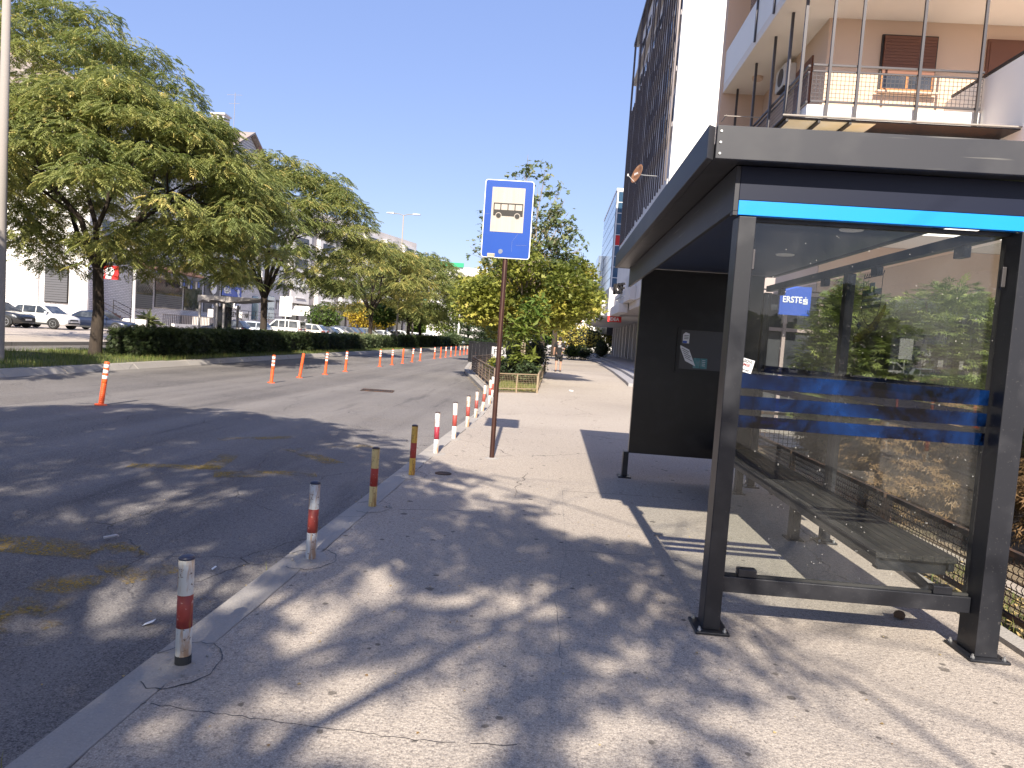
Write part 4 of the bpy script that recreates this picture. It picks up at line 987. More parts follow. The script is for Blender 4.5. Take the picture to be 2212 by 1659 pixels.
# canopy with yellowed sheets and orange shutters
cn = bx(4.18, 14, 14.55, 15.28, 6.21, 6.235, 'canopy', m_darkiron)
bx(4.16, 14, 14.50, 14.56, 6.242, 6.27, 'canopy_edge', m_concpole, cn)
for x0_, x1_ in ((4.30, 4.85), (4.92, 5.45), (5.52, 6.0)): bx(x0_, x1_, 14.62, 15.20, 6.200, 6.208, 'canopy_sheet', m_yellowglass, cn)
bx(4.24, 4.29, 14.56, 15.28, 6.15, 6.198, 'beam', m_darkiron, cn); bx(4.86, 4.91, 14.56, 15.28, 6.15, 6.198, 'beam', m_darkiron, cn); bx(5.46, 5.51, 14.56, 15.28, 6.15, 6.198, 'beam', m_darkiron, cn)
for xs in ((5.95, 7.08), (7.18, 8.62), (8.72, 10.2), (10.3, 11.8)):
    sh_ = bx(xs[0], xs[1], 15.22, 15.298, 5.0, 6.12, 'roller_shutter', m_orangeshut)
    for k in range(12): bx(xs[0] + .01, xs[1] - .01, 15.212, 15.219, 5.40 + k * .06, 5.40 + k * .06 + .05, 'shutter_slat', m_orangeshut, sh_)
bx(5.125, 12, 15.18, 15.298, 6.126, 6.195, 'shutter_box', m_rail)
bx(5.13, 26, 15.99, 17.48, 6.20, 6.448, 'balcony_beam', m_white)
for xx in (5.86, 7.09, 8.63, 10.21): bx(xx, xx + .08, 15.17, 15.299, 5.0, 6.124, 'mullion', m_rail)
# air conditioner on the side wall
ac = thing('air_conditioner', 'grey outdoor air conditioner unit on the balcony side wall', 'air conditioner', (5.7, 21.5, 8))
bx(5.60, 5.895, 19.7, 20.5, 8.75, 9.32, 'casing', m_fascia, ac, bevel=.015)
q = MB(); q.lathe([(.23, 5.585), (.23, 5.598)], (0, 0, 0), 20, axis='x'); q.v = [(x, y + 20.05, z + 9.03) for x, y, z in q.v]; q.build('fan_grille', m_rail, ac, True)
bx(5.62, 5.8, 19.8, 20.4, 8.70, 8.748, 'bracket', m_darkiron, ac)
lp = thing('ceiling_lamp', 'small round lamp under the balcony soffit', 'lamp', (5.3, 21.3, 9.4)); q = MB(); q.lathe([(.13, 9.40), (.15, 9.42), (.15, 9.499)], (5.3, 21.3, 0), 14); q.build('shade', m_beige, lp, True)
# dryer rack
dr = thing('drying_rack', 'bare metal laundry arms sticking out of the balcony', 'drying rack', (4.7, 20, 7))
q = MB(); 
for zz in (7.2, 7.75): q.bar((5.0, 19.4, zz), (4.05, 19.4, zz), .02); q.bar((4.1, 19.35, zz), (4.1, 19.9, zz), .02)
q.build('arm', m_concpole, dr, True)
# ground floor shop front seen through the shelter
bx(5.3, 26, 15.0, 15.28, 2.9, 3.88, 'storey_band', m_beige)
bx(4.5, 26, 13.4, 15.28, 3.885, 4.05, 'overhang', m_white)
bx(4.15, 26, 15.1, 15.2, .02, 2.88, 'shop_glass', m_shop)
for xx in (4.15, 4.70, 5.4, 6.4, 7.4, 8.4, 9.4): bx(xx, xx + .07, 15.02, 15.098, .02, 2.88, 'mullion', m_alu)
for zz in (.10, 2.05, 2.80): bx(4.222, 12, 15.03, 15.095, zz, zz + .07, 'transom', m_alu)
bx(4.1, 5.29, 15.0, 15.28, 2.9, 3.88, 'storey_band', m_alu)
er = thing('bank_sign', 'square blue bank sign hanging in front of the shop windows', 'sign', (4.8, 14.5, 2.2))
bx(4.42, 5.02, 14.46, 14.52, 2.36, 2.93, 'panel', m_erste, er); text('lettering', 'ERSTE', .17, m_whitepaint, er, (4.66, 14.455, 2.66), (R(90), 0, 0), world=True, bold=.004, sx=.85)
q = MB()
for a in ((4.87, 4.96, 2.665, 2.69), (4.87, 4.96, 2.625, 2.65), (4.87, 4.96, 2.585, 2.61), (4.87, 4.895, 2.65, 2.665), (4.935, 4.96, 2.61, 2.625)): q.box(a[0], a[1], 14.452, 14.459, a[2], a[3])
q.box(4.905, 4.925, 14.452, 14.459, 2.705, 2.73); q.build('logo', m_whitepaint, er, True)
bx(4.6, 4.64, 14.53, 15.0, 2.7, 2.74, 'bracket', m_darkiron, er)
# white block with the slatted street front
WB = thing('slatted_building', 'white office block with dark vertical slats over its street front', 'building', (12, 58, 0))
bx(6.35, 26, 43.0, 73, 6.3, 31.5, 'wall', m_fascia, WB)
bx(6.05, 26, 42.7, 42.99, 6.3, 33, 'gable_wall', m_white, WB)
bx(5.98, 6.345, 43, 73.0, 6.3, 11.55, 'lower_wall', m_fascia, WB)
bx(5.85, 6.345, 43, 73.2, 31.3, 31.6, 'roof_edge', m_bronze, WB)
q = MB(); q.box(-.05, .05, -.03, .03, 0, 19.9); s0w = q.build('slat', m_bronze, WB); s0w.location = (5.93 - 12, 43.3 - 58, 11.5)
hm = MB(); hm.box(-.05, .05, -.03, .03, 0, 12.6); s1w = hm.build('slat', m_bronze, WB); s1w.location = (5.93 - 12, 43.65 - 58, 18.8)
for k in range(1, 27):
    inst(s0w if rnd.random() < .75 else s1w, 'slat', (5.93 - 12 + rnd.uniform(-.01, .01), 43.3 - 58 + k * 1.12, 11.5 if rnd.random() < .8 else 11.5 + rnd.choice((0, 0, .3))), (0, 0, 0), WB)
for z in (14.6, 17.8, 21.0, 24.2, 27.4):
    bx(6.0, 6.345, 43.05, 72.9, z, z + .28, 'floor_edge', m_greybeige, WB)
    for k in range(6):
        y0 = 44 + k * 4.8; wn_ = bx(6.30, 6.348, y0, y0 + 1.5, z + .6, z + 2.6, 'window', m_shop, WB)
    for k in range(3):
        y0 = 43.4 + k * 9.5; rl = bx(6.05, 6.09, y0, y0 + 3.4, z + 1.2, z + 1.26, 'balcony_rail', m_darkiron, WB)
        c = MB(); wiremesh(c, (6.07, y0, 0), (6.07, y0 + 3.4, 0), z + .3, z + 1.2, .16, .008); c.build('wire_mesh', m_darkiron, rl, True, kind='stuff')
DS = thing('satellite_dish', 'rust stained satellite dish on an arm off the slatted building', 'satellite dish', (5.1, 46, 12.4))
dc = A(1375, 375, 46); nrm = Vector((-.88, -.38, .28)).normalized()
q = MB(); q.lathe([(.01, .12), (.25, .10), (.45, .05), (.60, 0), (.62, .01), (.60, .03), (.45, .09), (.01, .16)], n=26)
rotm = nrm.to_track_quat('Z', 'Y').to_matrix().to_4x4(); rotm = Matrix.Translation(dc) @ rotm @ Matrix.Diagonal((1, 1, -1, 1)); q.v = [tuple(rotm @ Vector(p)) for p in q.v]; q.f = [tuple(reversed(f)) for f in q.f]
q.build('reflector', m_dish, DS, True, smooth=True)
q = MB(); q.tube([dc - nrm * .05, dc - nrm * .2 + Vector((.25, 0, 0)), (5.95, 46.2, dc.z - .05)], .03, 6); q.build('arm', m_steel, DS, True)
q = MB(); fp = dc + nrm * .62 - Vector((0, 0, .35)); q.tube([dc - Vector((0, 0, .62)), fp], .018, 6); q.lathe([(.05, -.07), (.05, .07)], fp, 8); q.build('feed_horn', m_fascia, DS, True)
tt = text('lettering', 'ton', .34, m_whitepaint, DS, (0, 0, 0), (0, 0, 0)); tt.parent = None
tq = nrm.to_track_quat('Z', 'Y').to_matrix().to_4x4(); tt.data.transform(Matrix.Translation(dc + nrm * .03) @ tq); place(tt, DS, True)
# glass tower
TW = thing('glass_tower', 'blue glass office tower with a red band beyond the slatted block', 'building', (12, 100, 0))
tc = A(1325, 520, 90).x
bx(tc + .05, tc + 14, 90.05, 113, 3, 20.7, 'core', m_darkiron, TW)
bx(tc - .05, tc + 14, 89.95, 113.1, 20.75, 21.05, 'parapet', m_whitepaint, TW)
pm = MB(); pm.box(-.02, .02, -1.09, 1.09, -.62, .62); p0 = pm.build('window_pane', m_winsky, TW); p0.location = (tc - 12, 91.2 - 100, 20.0)
for i in range(10):
    for j in range(12):
        if i + j == 0: continue
        inst(p0, 'window_pane', (tc - 12, 91.2 - 100 + 2.28 * i, 20.0 - 1.33 * j), (0, 0, 0), TW)
pm = MB(); pm.box(-1.1, 1.1, -.02, .02, -.6, .6); pf = pm.build('window_pane', m_winblue, TW); pf.location = (tc + 1.35 - 12, 90 - 100, 20.0)
pr_ = pm.build('red_panel', m_redsign, TW); pr_.location = (tc + 1.35 - 12, 90 - 100, 20.0 - 1.33 * 4 - .02)
for i in range(2):
    for j in range(12):
        if (i == 0 and j in (0, 4)): continue
        src = pr_ if j == 4 else pf
        inst(src, 'red_panel' if j == 4 else 'window_pane', (tc + 1.35 + 2.32 * i - 12, 90 - 100, 20.0 - 1.33 * j), (0, 0, 0), TW)
bx(tc + .06, tc + .22, 89.94, 90.04, 4, 20.75, 'corner_mullion', m_whitepaint, TW)
for j in range(13): bx(tc + .22, tc + 5, 89.96, 90.03, 20.62 - 1.33 * j, 20.70 - 1.33 * j, 'transom', m_whitepaint, TW)
bx(tc - .8, tc - .05, 106, 113, 8, 14.6, 'bay', m_winsky, TW)
# shopping arcade
AR = thing('shopping_arcade', 'low pale arcade with fin walled boxes over a colonnade of shops', 'building', (7, 70, 0))
bx(3.92, 16, 54, 88, 3.75, 5.9, 'upper_box', m_fascia, AR); bx(4.7, 16, 40, 53.98, 4.35, 6.28, 'upper_box', m_fascia, AR)
bx(4.1, 4.69, 47, 53.97, 3.75, 4.34, 'box_soffit', m_fascia, AR)
bx(4.35, 4.69, 43, 53.97, 4.36, 5.2, 'planter_box', m_fascia, AR)
for k in range(10):
    yy = 56 + 3.2 * k; bx(3.55, 3.91, yy, yy + .3, 3.85, 5.0, 'fin', m_fascia, AR); bx(3.80, 3.915, yy + .9, yy + 2.3, 4.3, 5.0, 'window', m_shop, AR)
q = MB(); q.box(-.22, .22, -.35, .35, .33, 3.74); p0 = q.build('column', m_fascia, AR); p0.location = (7.6 - 7, 44 - 70, 0)
for k in range(1, 14): inst(p0, 'column', (7.6 - 7, 44 - 70 + 3.3 * k, 0), (0, 0, 0), AR)
bx(8.6, 8.7, 40, 88, .36, 3.74, 'shop_glass', m_shop, AR); bx(7.2, 16, 87.5, 88, .33, 3.74, 'end_wall', m_greybeige, AR)
bx(4.75, 16, 40, 53.97, 3.9, 4.34, 'ceiling', m_greybeige, AR)
isn = thing('shop_sign', 'red shop sign with white letters hanging under the arcade edge', 'sign', (4.4, 53.8, 3.5))
bx(3.93, 4.95, 53.7, 53.85, 3.30, 3.72, 'panel', m_redsign, isn); text('lettering', 'iDEA', .36, m_whitepaint, isn, (4.42, 53.69, 3.50), (R(90), 0, 0), world=True, bold=.012, sx=.95)
ks = thing('letter_sign', 'dark raised letters on a steel frame above the arcade', 'sign', (4.6, 49, 5.4))
text('lettering', 'KSE', 1.0, m_darkiron, ks, (4.15, 48.6, 5.35), (R(90), 0, R(-70)), ext=.08, world=True, bold=.02)
q = MB(); q.bar((4.2, 46.5, 4.75), (4.2, 51, 4.75), .06); q.bar((4.2, 46.5, 4.75), (4.69, 46.5, 4.75), .06); q.bar((4.2, 51, 4.75), (4.69, 51, 4.75), .06); q.build('frame', m_steel, ks, True)
k2 = thing('letter_sign', 'small dark letters on the far grey wall of the arcade', 'sign', (3.9, 80, 5.4)); text('lettering', 'GF', 1.1, m_darkiron, k2, (3.85, 72, 5.2), (R(90), 0, R(-90)), ext=.05, world=True, bold=.03)

# ================================================================== LEFT BUILDINGS
XL = -42.0
def W(px, py): return AX(px, py, XL)
LB = thing('brick_block', 'white and pale brick apartment block with shops behind the parked cars', 'building', (-50, 80, 0))
def lb(x0, x1, y0, y1, z0, z1, name, mat, par=LB, **k): return bx(x0, x1, y0, y1, z0, z1, name, mat, par, **k)
lb(-60, XL, 62, 108, 0, 7.2, 'brick_wall', m_brick); lb(-60, XL - .0, 62, 108, 7.22, 20.8, 'upper_wall', m_white)
for (a, b, mt, nm) in ((17, 82, m_white, 'white_wall'), (150, 190, m_white, 'white_wall')):
    xa, xb = A(a, 620, 61.8).x, A(b, 620, 61.8).x; lb(xa, xb, 61.75, 61.99, 0, 20.5, nm, mt)
xa, xb = A(95, 620, 61.8).x, A(146, 620, 61.8).x
wa = lb(xa, xb, 61.85, 61.99, 1.9, 5.2, 'window', m_pic)
for k in range(14): lb(xa + .05, xb - .05, 61.80, 61.845, 2.0 + k * .22, 2.0 + k * .22 + .19, 'shutter_slat', m_shutter, wa)
# upper windows
for fl in range(4):
    z = 8.4 + fl * 3.1
    for k in range(9):
        yy = 63.5 + k * 4.9; o = lb(XL, XL + .06, yy, yy + 1.5, z, z + 1.5, 'window', m_greybeige); lb(XL + .061, XL + .075, yy + .1, yy + 1.4, z + .1, z + 1.4, 'pane', m_shop, o)
        if k % 2: 
            b_ = lb(XL, XL + 1.1, yy - .6, yy + 2.2, z - .75, z - .6, 'balcony', m_white); lb(XL + 1.0, XL + 1.08, yy - .6, yy + 2.2, z - .59, z + .3, 'balustrade', m_fascia, b_)
    for k in range(3):
        xx = -57 + k * 4.5; o = lb(xx, xx + 1.4, 61.70, 61.745, z, z + 1.6, 'window', m_pic); lb(xx + .1, xx + 1.3, 61.68, 61.699, z + .1, z + 1.5, 'pane', m_shop, o)
# roofs with cross gable, chimney, antenna
ry, rz = 94.0, 26.2; ey0, ey1, ez = 84.5, 103.5, 20.8
q = MB(); q.prism([(XL - .1, ey0, ez), (XL - .1, ry, rz - .25), (XL - .1, ey1, ez)], (-14, 0, 0)); Q(q, 'gable', m_siding, LB)
q = MB(); q.prism([(XL + .6, ey0 - .8, ez - .3), (XL + .6, ry, rz), (XL + .6, ry, rz + .25), (XL + .6, ey0 - .8, ez - .05)], (-16, 0, 0)); Q(q, 'roof', m_roof, LB)
q = MB(); q.prism([(XL + .6, ey1 + .8, ez - .3), (XL + .6, ry, rz), (XL + .6, ry, rz + .25), (XL + .6, ey1 + .8, ez - .05)], (-16, 0, 0)); Q(q, 'roof', m_roof, LB)
q = MB(); q.prism([(-60.5, 61, 20.8), (XL + .8, 61, 20.8), (-51, 61, 25.2)], (0, 23, 0)); Q(q, 'roof', m_roof, LB)
cp = A(475, 290, 92); cz = rz - .6
o = lb(cp.x - .8, cp.x + .8, 91.1, 92.9, cz - 1.5, cz + 1.2, 'chimney', m_brick)
for a in ((-.85, -.65), (-.1, .1), (.65, .85)): lb(cp.x + a[0], cp.x + a[1], 91.2, 92.8, cz + 1.201, cz + 2.1, 'vent_pillar', m_fascia, o)
lb(cp.x - 1.05, cp.x + 1.05, 91.0, 93.0, cz + 2.102, cz + 2.3, 'chimney_cap', m_fascia, o)
an = thing('roof_antenna', 'thin television aerial beside the chimney', 'antenna', (cp.x + 1.8, 92, cz))
q = MB(); q.bar((cp.x + 1.8, 92, cz - 1), (cp.x + 1.8, 92, cz + 5.2), .045)
for z_, l_ in ((5.0, 1.2), (3.9, .9)): q.bar((cp.x + 1.8 - l_, 92.3, cz + z_), (cp.x + 1.8 + l_ * .9, 91.7, cz + z_ - .15), .03)
q.build('mast', m_concpole, an, True)
# shop fronts on the street side
def shop(pxa, pxb, pya, pyb, name, mat, depth=.1, out_=0, par=LB):
    a = W(pxa, pya); b = W(pxb, pyb); zt = (W(pxa, pya).z + W(pxb, pya + (pxb - pxa) * .07).z) / 2
    zb_ = (W(pxa, pyb - (pxb - pxa) * .07).z + b.z) / 2
    return lb(XL + out_, XL + out_ + depth, a.y, b.y, zb_, zt, name, mat, par), (a.y, b.y, zb_, zt)
for pa, pb in ((285.5, 327), (335, 391)):
    o, (ya, yb, za, zt) = shop(pa, pb, 604, 668, 'shop_window', m_shop)
    for k in range(7): lb(XL + .101, XL + .14, ya + .1, yb - .1, za + .05 + k * .2, za + .05 + k * .2 + .16, 'sill_slat', m_shutter, o)
    c = MB(); n = int((yb - ya) / .35)
    for k in range(-6, n):
        y0 = max(ya, ya + k * .35); 
        zz0 = za + 1.6 + max(0, (ya - (ya + k * .35)))
        c.bar((XL + .13, y0, zz0), (XL + .13, min(yb, y0 + (zt - zz0)), min(zt, zz0 + (min(yb, y0 + (zt - zz0)) - y0))), .025)
        y1 = min(yb, ya + (k + 6) * .35); c.bar((XL + .13, y1, za + 1.6), (XL + .13, max(ya, y1 - (zt - za - 1.6)), min(zt, za + 1.6 + (y1 - max(ya, y1 - (zt - za - 1.6))))), .025)
    c.build('window_lattice', m_shutter, o, True, kind='stuff')
shop(398, 433, 604, 672, 'door', m_shop)
o, (ya, yb, za, zt) = shop(441, 471, 604, 676, 'roller_shutter', m_shutter)
for k in range(int((zt - za) / .22)): lb(XL + .101, XL + .12, ya + .05, yb - .05, za + k * .22, za + k * .22 + .19, 'shutter_slat', m_shutter, o)
rs = thing('round_sign', 'round white restaurant sign with a hanging spoon on the dark shutter', 'sign', (XL + .3, (ya + yb) / 2, zt))
q = MB(); q.lathe([(.75, XL + .2), (.75, XL + .3)], (0, 0, 0), 20, axis='x'); q.v = [(x, y + (ya + yb) / 2, z + zt - .9) for x, y, z in q.v]; q.build('disc', m_whitepaint, rs, True)
q = MB(); q.box(XL + .2, XL + .24, (ya + yb) / 2 - .04, (ya + yb) / 2 + .04, zt - 3.2, zt - 1.65); q.lathe([(.02, -.28), (.14, -.12), (.14, .05), (.02, .2)], (XL + .22, (ya + yb) / 2, zt - 3.2), 8); q.build('spoon', m_whitepaint, rs, True)
o, (ya, yb, za, zt) = shop(478, 518, 612, 668, 'shop_window', m_shop)
bs = thing('shop_poster', 'blue lettered window poster with a white abstract figure', 'poster', (XL + .2, (ya + yb) / 2, zt))
lb(XL + .12, XL + .14, ya, yb, zt - 1.6, zt - .3, 'panel', m_erste, bs)
text('lettering', 'IEBA', 1.0, m_whitepaint, bs, (XL + .15, ya + 1.5, zt - .95), (R(90), 0, R(90)), ext=.01, world=True, bold=.02)
q = MB(); q.lathe([(.35, 0), (.35, .02)], (0, 0, 0), 14, axis='x'); q.v = [(x + XL + .15, y + yb - 1.0, z + zt - .9) for x, y, z in q.v]; q.tube([(XL + .16, yb - 1.0, zt - 1.2), (XL + .16, yb - .8, zt - 2.2), (XL + .16, yb - 1.3, zt - 2.9), (XL + .16, yb - 2.2, zt - 3.1), (XL + .16, yb - 2.0, zt - 2.4)], [.1, .42, .30, .1, .08], 6); q.build('figure', m_whitepaint, bs, True)
for pa, pb in ((545, 556), (578, 590)): shop(pa, pb, 640, 690, 'door', m_winblue)
ts = thing('wall_lettering', 'large dark blue letters painted on the brick side wall', 'sign', (XL + .1, 102, 2.5))
ay = W(600, 655); text('lettering', 'ri', 3.0, m_navy, ts, (XL + .03, ay.y, ay.z), (R(90), 0, R(90)), ext=.01, world=True, bold=.03)
# red sign with white figure
ra, rb = W(210, 575), W(258, 603); rs = thing('red_shop_sign', 'bright red shop sign with white shapes behind the big tree trunk', 'sign', (XL + .6, (ra.y + rb.y) / 2, 5))
ya_, yb_ = A(212, 590, 61).y, 61
xa, xb = A(211, 590, 61).x, A(257, 590, 61).x; za, zt = A(235, 603, 61).z, A(235, 574, 61).z
lb(xa, xb, 60.9, 61.05, za, zt, 'panel', m_redsign, rs)
q = MB(); q.lathe([(.42, 60.84), (.42, 60.89)], (0, 0, 0), 14, axis='y'); q.v = [(x + xb - .75, y, z + zt - .5) for x, y, z in q.v]; q.box(xb - 1.1, xb - .6, 60.84, 60.89, za + .05, zt - .8); q.box(xa + .05, xa + .7, 60.84, 60.89, za + .3, zt - .3); q.build('figure', m_whitepaint, rs, True)
aw = thing('shop_awning', 'faded brown cloth awning over the brick shop windows', 'awning', (XL + 1, 74, 6)); a = W(285, 560); b = W(418, 592)
q = MB(); q.prism([(XL + .02, a.y, 6.9), (XL + 1.6, a.y, 6.0), (XL + 1.6, a.y, 5.85), (XL + .02, a.y, 6.75)], (0, b.y - a.y, 0)); q.build('cloth', m_awn, aw, True)
q = MB(); q.box(XL + 1.58, XL + 1.62, a.y, b.y, 5.55, 5.84); q.build('valance', m_shutter, aw, True)
ln = thing('laundry', 'clothes hung to dry under the brown awning', 'laundry', (XL + .9, 74, 5.5))
for k in range(9): yy = W(372, 600).y + k * .55; lb(XL + .9, XL + .94, yy, yy + .4, 4.7 + rnd.uniform(-.2, .2), 5.5, 'garment', (m_fascia, m_erste, m_shutter)[k % 3], ln)
# stairs, railings, planters in front
def stairs(name, label, x0, x1, y0, n, dy, dz, mat, side=m_white, zb=.02, up=1):
    t = thing(name, label, 'stairs', (x0, y0, 0))
    for k in range(n):
        ya = y0 + k * dy * up; q = MB(); q.box(x0, x1, min(ya, ya + dy * up), max(ya, ya + dy * up), zb, zb + dz * (k + 1)); q.build('step', mat, t, True)
    return t
st = thing('entrance_stairs', 'brown tiled entrance steps with white cheeks left of the yucca', 'stairs', (-38, 62, 0))
for k in range(7):
    xa = XL + 3.6 - k * .42
    q = MB(); q.box(XL + .2, xa, 62.3 + 0, 64.6, .02 + k * .19, .02 + (k + 1) * .19 - .001); q.build('step', m_deepred if k % 1 == 0 else m_white, st, True)
lb(XL + .2, XL + 3.9, 62.05, 62.28, .02, .9, 'cheek_wall', m_white, st); lb(XL + .2, XL + 3.9, 64.62, 64.9, .02, .9, 'cheek_wall', m_white, st)
def handrail(a, b, h, mat=m_darkiron, posts=3, label='x'):
    t = thing('stair_railing', label, 'railing', a); a = Vector(a); b = Vector(b)
    for i in range(posts): p = a.lerp(b, i / (posts - 1)); q = MB(); q.bar(p, p + Vector((0, 0, h)), .05); q.build('post', mat, t, True)
    for z in (h, h * .55): q = MB(); q.bar(a + Vector((0, 0, z)), b + Vector((0, 0, z)), .05); q.build('rail', mat, t, True)
    return t
handrail((XL + 3.9, 62.2, .1), (XL + .6, 62.2, 1.5), 1.05, label='dark handrail on the near side of the brown entrance steps')
handrail((XL + 3.9, 64.8, .1), (XL + .6, 64.8, 1.5), 1.05, label='dark handrail on the far side of the brown entrance steps')
handrail((-37.6, 84, .9), (-37.6, 79.5, 2.6), 1.1, posts=4, label='grey handrail of the second stairs right of the iron fence')
st2 = stairs('side_stairs', 'concrete stairs rising to the left right of the iron fence', -39.6, -37.8, 84.5, 6, .55, .28, m_apron, up=-1)
fe = thing('iron_fence', 'low iron bar fence round the sunken yard by the yucca', 'fence', (-37.5, 70, 0))
q = MB(); q.box(-.02, .02, -.02, .02, .5, 1.6); p0 = q.build('bar', m_darkiron, fe); p0.location = (0, -3.5, 0)
for k in range(1, 34): inst(p0, 'bar', (0, -3.5 + k * .34, 0), (0, 0, 0), fe)
q = MB(); q.box(-.03, .03, -3.6, 8, 1.5, 1.56); q.build('rail', m_concpole, fe); q = MB(); q.box(-.12, .12, -3.6, 8, .02, .5); q.build('base_wall', m_white, fe)
for k, (yy, l_) in enumerate(((80.6, 'left'), (84.6, 'middle'), (88.2, 'right'))):
    pl = thing('planter_box', 'white concrete planter box with dark graffiti, the %s one behind the small kiosk' % l_, 'planter', (-39.2, yy, 1.5), 0, 'planter boxes on the raised walkway')
    lb(-39.5, -38.9, yy - 1.3, yy + 1.3, 1.6, 2.5, 'box', m_white, pl); text('graffiti', ('OSM', 'SET', 'NK')[k], .8, m_ink, pl, (-38.89, yy, 2.05), (R(90), 0, R(90)), ext=.003, world=True, bold=.03)
lb(-41.9, -38.6, 78, 99, .02, 1.58, 'walkway', m_greybeige)
handrail((-38.65, 86, 1.6), (-38.65, 99, 1.6), 1.1, posts=7, label='dark railing along the raised walkway by the blue doors')
wl_ = thing('low_wall', 'sunlit low white wall in front of the iron fence', 'wall', (-34, 70, 0)); lb(-34.2, -33.9, 62, 78, .02, .75, 'wall', m_white, wl_)
yc = A(322, 700, 66); broadleaf('yucca_plant', yc.x, 66, 'pale spiky yucca plant beside the iron fence and entrance steps', 'plant', [(yc.x, 66, .75, .25, .25, .25)], 90, 1.3, m_leafsilver, LONG, 19, up=.9, zb=.02, tint=(.6, 1))
# second block, angled to the road
B2 = thing('panel_block', 'grey concrete panel block with jutting bays and dark shops beyond the brick block', 'building', (XL, 108.5, 0), -math.atan(.3))
def b2(x0, x1, y0, y1, z0, z1, name, mat, par=B2): q = MB(); q.box(x0, x1, y0, y1, z0, z1); return q.build(name, mat, par)
b2(-12, -1.2, 0, 42, 0, 4.7, 'shop_wall', m_shop); b2(-12, 0, 0, 42, 4.72, 20, 'upper_wall', m_greybeige)
for k in range(6):
    y0 = .4 + k * 7; by = b2(.001, .9, y0, y0 + 4.6, 4.75, 9.0, 'bay', m_fascia)
    for j in range(2):
        w_ = b2(.901, .95, y0 + .5 + j * 2.1, y0 + 2.0 + j * 2.1, 7.2, 8.6, 'window', m_whitepaint, by)
    r_ = b2(.92, 1.1, y0 + 1, y0 + 3.4, 5.6, 5.66, 'window_rail', m_whitepaint, by)
    for fl in range(3):
        by = b2(.001, .9, y0, y0 + 4.6, 9.6 + fl * 3.3, 12.2 + fl * 3.3, 'bay', m_fascia); b2(.901, .95, y0 + .7, y0 + 3.8, 10.2 + fl * 3.3, 11.7 + fl * 3.3, 'window', m_shop, by)
    b2(-1.19, -.95, y0 + 4.7, y0 + 5.3, 0, 4.69, 'pier', m_greybeige); b2(-1.19, -1.1, y0 + 1, y0 + 1.1, 0, 4.0, 'mullion', m_greybeige); b2(-1.19, -1.1, y0 + 2.6, y0 + 2.7, 0, 4.0, 'mullion', m_greybeige)
s2 = thing('driving_school_sign', 'white rounded sign with dark capitals jutting from the grey block', 'sign', (-40.0, 110, 3.6))
q = MB(); q.prism(rrect(-1.5, 1.5, -.7, .7, .3) and [(a, 0, b) for a, b in rrect(-1.6, 1.6, -.75, .75, .3)], (0, .15, 0)); q.build('panel', m_whitepaint, s2); text('lettering', 'AUTO SKOLA', .52, m_darkiron, s2, (0, -.02, 0), (R(90), 0, 0), ext=.01, bold=.01)
handrail((-38.9, 109.5, 1.2), (-36.5, 117, 1.2), 1.1, m_whitepaint, 5, 'white railing in front of the grey block shops')
# bank of far things
FB = thing('far_building', 'distant pale building with a green netted roof terrace between the trees', 'building', (-20, 160, 0))
fx = A(985, 600, 160).x
lb(fx - 6, fx + 7, 160, 172, 0, A(985, 577, 160).z, 'wall', m_white, FB); lb(fx - 4.6, fx + 1.6, 159.5, 160, A(985, 577, 160).z, A(985, 568, 160).z, 'green_netting', M('green_net', (.02, .33, .16), .7), FB)
lb(fx + 1, fx + 9, 158, 160, A(985, 600, 160).z, A(985, 590, 160).z, 'canopy', m_greybeige, FB)
FG = thing('green_block', 'distant green and white striped block beyond the road bend', 'building', (-30, 185, 0))
lb(-42, -14, 185, 195, 0, 19, 'wall', M('green_panel', (.10, .22, .15), .7), FG)
for k in range(14): lb(-41.5 + k * 2, -40.7 + k * 2, 184.8, 184.99, 1, 18.5, 'white_rib', m_fascia, FG)
FW = thing('white_hall', 'distant sunlit white hall with a red arch beyond the arcade', 'building', (14, 165, 0))
fx = A(1250, 640, 165).x; lb(fx, fx + 30, 165, 175, 0, A(1290, 600, 165).z, 'wall', m_white, FW)
q = MB(); q.prism([(fx + 3, 164.9, A(1290, 601, 165).z), (fx + 20, 164.9, A(1290, 601, 165).z), (fx + 16, 164.9, A(1290, 577, 165).z)], (0, 10, 0)); Q(q, 'gable', m_white, FW)
q = MB(); cx_ = fx + 3.4; cz_ = 6.5; q.tube([(cx_ + 2.6 * math.cos(t), 164.5, cz_ + 3.2 * math.sin(t)) for t in [k * math.pi / 12 for k in range(13)]], .3, 6); Q(q, 'arch', m_redsign, FW)

